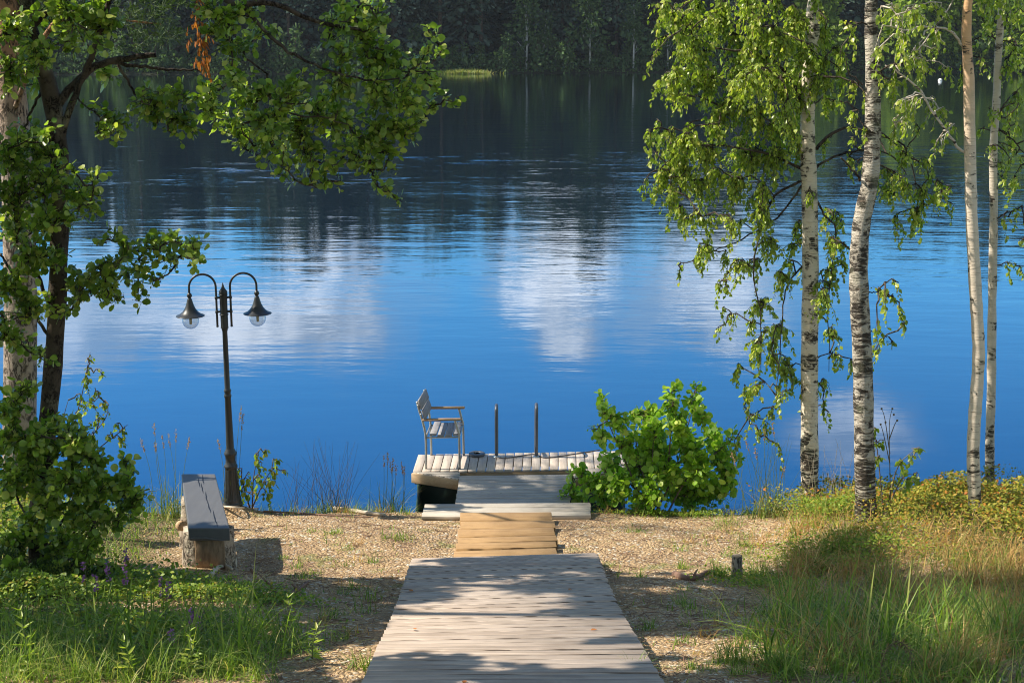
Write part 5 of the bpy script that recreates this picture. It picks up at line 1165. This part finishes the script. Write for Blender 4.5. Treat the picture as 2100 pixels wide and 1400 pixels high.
# --- meadow grass
x, y, z, px, py, on = sample(150000, -5.6, 5.8, 5.9, 13.75)
patch = .5+.5*vnoise(x, y, 2.6, 5); fine = .5+.5*vnoise(x, y, 7, 8)
left = sm(-x, .95, 1.9)*sm(py, 1215, 1330)*sm(1.2*patch*fine+.15, .25, .9)
left = np.maximum(left, sm(-x, 2.7, 3.3)*.55)
right = sm(x, 1.0, 3.0)*sm(py, 1130, 1290)*sm(patch+fine*.5, .35, 1.1)
right = np.maximum(right, sm(px, 1540, 1680)*.8)
thin = .015+.22*sm(patch*fine, .36, .7)+.10*sm(x, 1.2, 2.4)
dens = np.maximum(np.maximum(left, right), thin)
m_ = on & (rg.uniform(0, 1, len(x)) < dens*np.where(px > 1540, .36, .36))
isright = px > 1560; zone_dry = isright & (py < 1250) & (rg.uniform(0, 1, len(x)) < .42)
L_ = np.where((left > .3) | (right > .3), rg.uniform(.05, .30, len(x))**1.0*np.where(x < 0, .72, .9), rg.uniform(.03, .10, len(x)))
L_ *= np.where(sm(py, 1330, 1400)*(x < 0) > 0, 1.15, 1)
q = m_ & ~zone_dry; blades(green, P3(x, y, z, q), L_[q], .0075, .6, rg)
q = m_ & zone_dry; blades(dry, P3(x, y, z, q), L_[q]*1.1, .0062, .5, rg)
# --- tufts
def tuft(buf, px_, py_, n, L, r_, lean=.45, w_=.005):
    p = onz(px_, py_, 1.0)
    for _ in range(8): p = onz(px_, py_, float(gz(p.x, p.y)))
    Pn = np.stack([p.x+rg.normal(0, r_, n), p.y+rg.normal(0, r_, n), np.zeros(n)], -1); Pn[:, 2] = gz(Pn[:, 0], Pn[:, 1]); blades(buf, Pn, rg.uniform(.5, 1, n)*L, w_, lean, rg)
for a_ in [(1505, 1360, 170, .22, .05), (1605, 1375, 200, .26, .06), (1550, 1310, 110, .2, .05), (1400, 1165, 60, .12, .03), (1475, 1180, 130, .18, .04), (1700, 1290, 150, .35, .08), (1800, 1300, 160, .42, .09), (1900, 1280, 160, .42, .09), (2000, 1330, 260, .40, .12), (2070, 1300, 220, .42, .12), (1950, 1390, 240, .38, .12), (1850, 1395, 140, .25, .08), (1560, 1180, 120, .22, .06), (1640, 1230, 140, .26, .08), (1330, 1290, 40, .14, .03), (1310, 1380, 50, .16, .03), (1400, 1320, 40, .1, .04),
           (600, 1330, 130, .3, .09), (540, 1290, 130, .3, .09), (700, 1310, 50, .12, .04), (740, 1370, 70, .16, .04), (480, 1380, 190, .34, .10), (300, 1395, 240, .34, .13), (220, 1390, 260, .34, .14), (60, 1390, 260, .36, .14), (130, 1350, 160, .3, .1), (20, 1300, 130, .3, .1), (620, 1185, 60, .1, .05), (810, 1105, 50, .07, .06), (700, 1160, 40, .07, .05), (640, 1090, 30, .06, .04), (1300, 1090, 50, .06, .05), (1250, 1160, 40, .07, .04), (1430, 1060, 90, .12, .12), (1330, 1058, 80, .1, .12), (1500, 1075, 80, .14, .1)]:
    tuft(green, *a_)
for a_ in [(1990, 1190, 240, .34, .13), (1930, 1220, 200, .34, .12), (2060, 1160, 220, .36, .13), (1850, 1210, 160, .32, .12), (2080, 1240, 180, .36, .12), (1760, 1180, 160, .28, .12), (1700, 1140, 120, .24, .1), (1660, 1080, 110, .26, .1), (1740, 1050, 130, .26, .12), (1950, 1120, 160, .28, .14), (2090, 1080, 160, .26, .12), (1620, 1100, 80, .22, .08), (1560, 1120, 60, .24, .06)]:
    tuft(dry, a_[0], a_[1], int(a_[2]*.6), a_[3], a_[4], lean=.5, w_=.0062)
for _ in range(52):
    tuft(dry if rg.uniform() < .6 else green, rg.uniform(1600, 2110), rg.uniform(1110, 1400), 60, rg.uniform(.25, .5), .05, .6, .006)
for _ in range(26):
    tuft(green, rg.uniform(-20, 560), rg.uniform(1290, 1400), 45, rg.uniform(.2, .42), .05, .6, .006)
for _ in range(60):
    x_ = rg.choice([rg.uniform(500, 850), rg.uniform(1200, 1660)]); p_ = onz(x_, 1053+rg.normal(0, 5)-(6 if x_ < 800 else 0), .42); n_ = 26
    Pn = np.stack([p_.x+rg.normal(0, .05, n_), p_.y+rg.normal(.02, .05, n_), np.zeros(n_)], -1); Pn[:, 2] = gz(Pn[:, 0], Pn[:, 1]); blades(green if rg.uniform() < .7 else dry, Pn, rg.uniform(.05, rg.uniform(.08, .22), n_), .005, .5, rg)
for _ in range(95):
    px_ = rg.uniform(1300, 1640) if rg.uniform() < .6 else rg.uniform(560, 830); py_ = rg.uniform(1085, 1390)
    if abs(px_-1050) < 230+(py_-1140)*.55: continue
    tuft(green if rg.uniform() < .75 else dry, px_, py_, int(rg.uniform(10, 45)), rg.uniform(.05, .17), rg.uniform(.02, .06), .6, .0055)

for _ in range(60):
    x_ = rg.choice([rg.uniform(-30, 620), rg.uniform(1560, 2110)]); p_ = onz(x_, rg.uniform(1290, 1420), 1.5)
    for _q in range(8): pass
    k_ = 9; Pn = np.stack([p_.x+rg.normal(0, .06, k_), p_.y+rg.normal(0, .06, k_), np.zeros(k_)], -1); Pn[:, 2] = gz(Pn[:, 0], Pn[:, 1]); blades(green, Pn, rg.uniform(.35, .62, k_), .011, .45, rg)
# feathery seed sprays over the dry patch
k = 5200; cx = rg.choice([1990, 1900, 2060, 1830, 1960, 2090, 1760], k, p=[.26, .2, .2, .1, .14, .05, .05])+rg.normal(0, 42, k); cyy = 1150+rg.normal(0, 42, k)
Pq = np.array([tuple(at(a_, c_, 10.9+rg.normal(0, .3))) for a_, c_ in zip(cx, cyy)]); hz = gz(Pq[:, 0], Pq[:, 1]); okk = (Pq[:, 2] > hz+.02) & (Pq[:, 2] < hz+.45)
kk = int(okk.sum()); dry.inst(OVAL, OVAL_F, Pq[okk], np.stack([rg.normal(-.5, .5, kk), rg.normal(0, .4, kk), rg.normal(.1, .4, kk)], -1), rg.normal(0, 1, (kk, 3)), rg.uniform(.02, .05, kk), np.full(kk, .35))
# --- low leafy cover
def lowcover(buf, n, cen, sx_, sy_, hmax, size, Wf=1.2):
    xx = []; 
    p = onz(*cen, 1.0)
    for _ in range(8): p = onz(*cen, float(gz(p.x, p.y)))
    x_ = p.x+rg.normal(0, sx_, n); y_ = p.y+rg.normal(0, sy_, n); keep = (y_ < 13.7) & ((np.abs(x_+.05) > .85) | (y_ > 13)) ; x_, y_ = x_[keep], y_[keep]; n_ = len(x_)
    hh = hmax*(.45+.55*np.clip(vnoise(x_, y_, 6, 4)*.8+.4, 0, 1))*rg.uniform(.1, 1, n_)**.6
    buf.inst(OVAL, OVAL_F, np.stack([x_, y_, gz(x_, y_)+hh], -1), np.stack([rg.normal(0, 1, n_), rg.normal(0, 1, n_), rg.normal(.35, .4, n_)], -1), np.stack([rg.normal(-.2, .5, n_), rg.normal(-.2, .5, n_), np.ones(n_)], -1), size*rg.uniform(.6, 1.3, n_), np.full(n_, Wf))
for a_ in [(3200, (330, 1215), .32, .12, .12, .026), (3000, (420, 1225), .28, .12, .12, .026), (1500, (300, 1190), .2, .08, .10, .026), (5200, (90, 1225), .45, .28, .24, .034), (3500, (200, 1300), .45, .25, .20, .034), (2500, (330, 1330), .4, .2, .12, .03), (1200, (540, 1235), .2, .1, .08, .026), (900, (560, 1032), .22, .05, .07, .022), (600, (350, 1028), .2, .06, .1, .022), (1600, (1380, 1056), .3, .06, .06, .024), (1500, (1560, 1200), .2, .15, .1, .024), (900, (640, 1035), .12, .03, .06, .02),
           (2600, (1700, 1060), .2, .25, .26, .026), (1600, (1650, 1150), .2, .25, .15, .024), (1800, (1760, 1150), .25, .25, .24, .026), (2500, (40, 1090), .3, .5, .3, .04)]:
    lowcover(cover, *a_)
for a_ in [(2600, (1720, 1045), .3, .3, .38, .034), (4200, (1880, 1050), .35, .35, .38, .034), (4200, (2010, 1040), .35, .35, .38, .034), (2500, (2080, 1090), .3, .4, .38, .034), (2400, (1820, 1100), .3, .3, .26, .024), (700, (15, 1040), .2, .3, .2, .03)]:
    lowcover(amber, *a_)
tag(green.build('grass', 'grass_blade', smooth=False), 'green grass and tufts growing along both sides of the boardwalk', 'grass', kind='stuff')
tag(dry.build('dry_grass', 'dry_grass', smooth=False), 'straw and rust coloured dry grass on the mound under the birches', 'dry grass', kind='stuff')
tag(cover.build('ground_cover', 'small_leaf'), 'low green leafy ground cover around the bench and under the trees', 'ground cover', kind='stuff')
tag(amber.build('berry_shrubs', 'amber_leaf'), 'knee-high amber and yellow-green berry shrubs around the birch bases', 'ground cover', kind='stuff')
# --- gravel and chips
OCT = np.array([(1, 0, 0), (0, 1, 0), (-1, 0, 0), (0, -1, 0), (0, 0, .6), (0, 0, -.6)])*.5; OCF = np.array([(0, 1, 4), (1, 2, 4), (2, 3, 4), (3, 0, 4), (1, 0, 5), (2, 1, 5), (3, 2, 5), (0, 3, 5)])
x, y, z, px, py, on = sample(85000, -3.6, 3.6, 6.6, 13.6); m_ = on & (rg.uniform(0, 1, len(x)) < .35+.55*np.clip(vnoise(x, y, 1.7, 9)+.4, 0, 1)); k = int(m_.sum())
pb = Buf(); az = rg.uniform(0, 6.28, k); pb.inst(OCT, OCF, P3(x, y, z, m_)+np.array([0, 0, .002]), np.stack([np.cos(az), np.sin(az), rg.normal(0, .3, k)], -1), np.stack([rg.normal(0, .4, k), rg.normal(0, .4, k), np.ones(k)], -1), rg.lognormal(math.log(.0105), .42, k), rg.uniform(.4, 1.2, k))
mm, t, b_ = mat('gravel', .9, .2); rnd = t.node('ShaderNodeNewGeometry').outputs['Random Per Island']
t.put(b_.inputs['Base Color'], t.ramp(rnd, [(0, (.26, .15, .08)), (.3, (.50, .34, .18)), (.6, (.62, .45, .26)), (.85, (.42, .33, .24)), (1, (.72, .60, .44))]))
tag(pb.build('gravel', 'gravel', smooth=False), 'tan gravel and wood chips scattered over the shore ground', 'gravel', kind='stuff')
k = 2600; x, y, z, px, py, on = sample(k, -3.6, 3.4, 6.6, 13.5); tw = Buf()
for i_ in np.nonzero(on)[0]:
    a_ = rg.uniform(0, 6.28); l_ = rg.uniform(.02, .09); d_ = np.array([math.cos(a_)*l_, math.sin(a_)*l_, rg.normal(0, .004)]); p_ = np.array([x[i_], y[i_], z[i_]+.008]); tw.tube([p_-d_, p_+rg.normal(0, .004, 3), p_+d_], [.0022, .0028, .0015], 4, cap=False)
tag(tw.build('twig_litter', 'stick', smooth=False), 'small twigs and needles littering the gravel', 'litter', kind='stuff')
# --- fallen leaves on the boardwalk
for i, (x_, y_, lab) in enumerate(((838, 1211, 'dark curled leaf on the boardwalk near its left edge, upper part'), (1224, 1292, 'brown curled leaf on the right half of the boardwalk'), (846, 1291, 'reddish leaf on the left side of the boardwalk'), (1173, 1209, 'tiny dark leaf in the shade at the right of the boardwalk'), (955, 1397, 'brown pointed leaf at the very bottom of the boardwalk'))):
    p = on_walk(x_, y_)+Vector((0, 0, .008)); b = Buf(); b.inst(LEAF, LEAF_F, np.array([tuple(p)]), np.array([(rg.normal(), rg.normal(), .1)]), np.array([(0, 0, 1.)]), .04, [.7])
    tag(b.build('fallen_leaf', 'dead_leaf', loc=tuple(p)), lab, 'leaf', 'fallen leaves on the boardwalk')
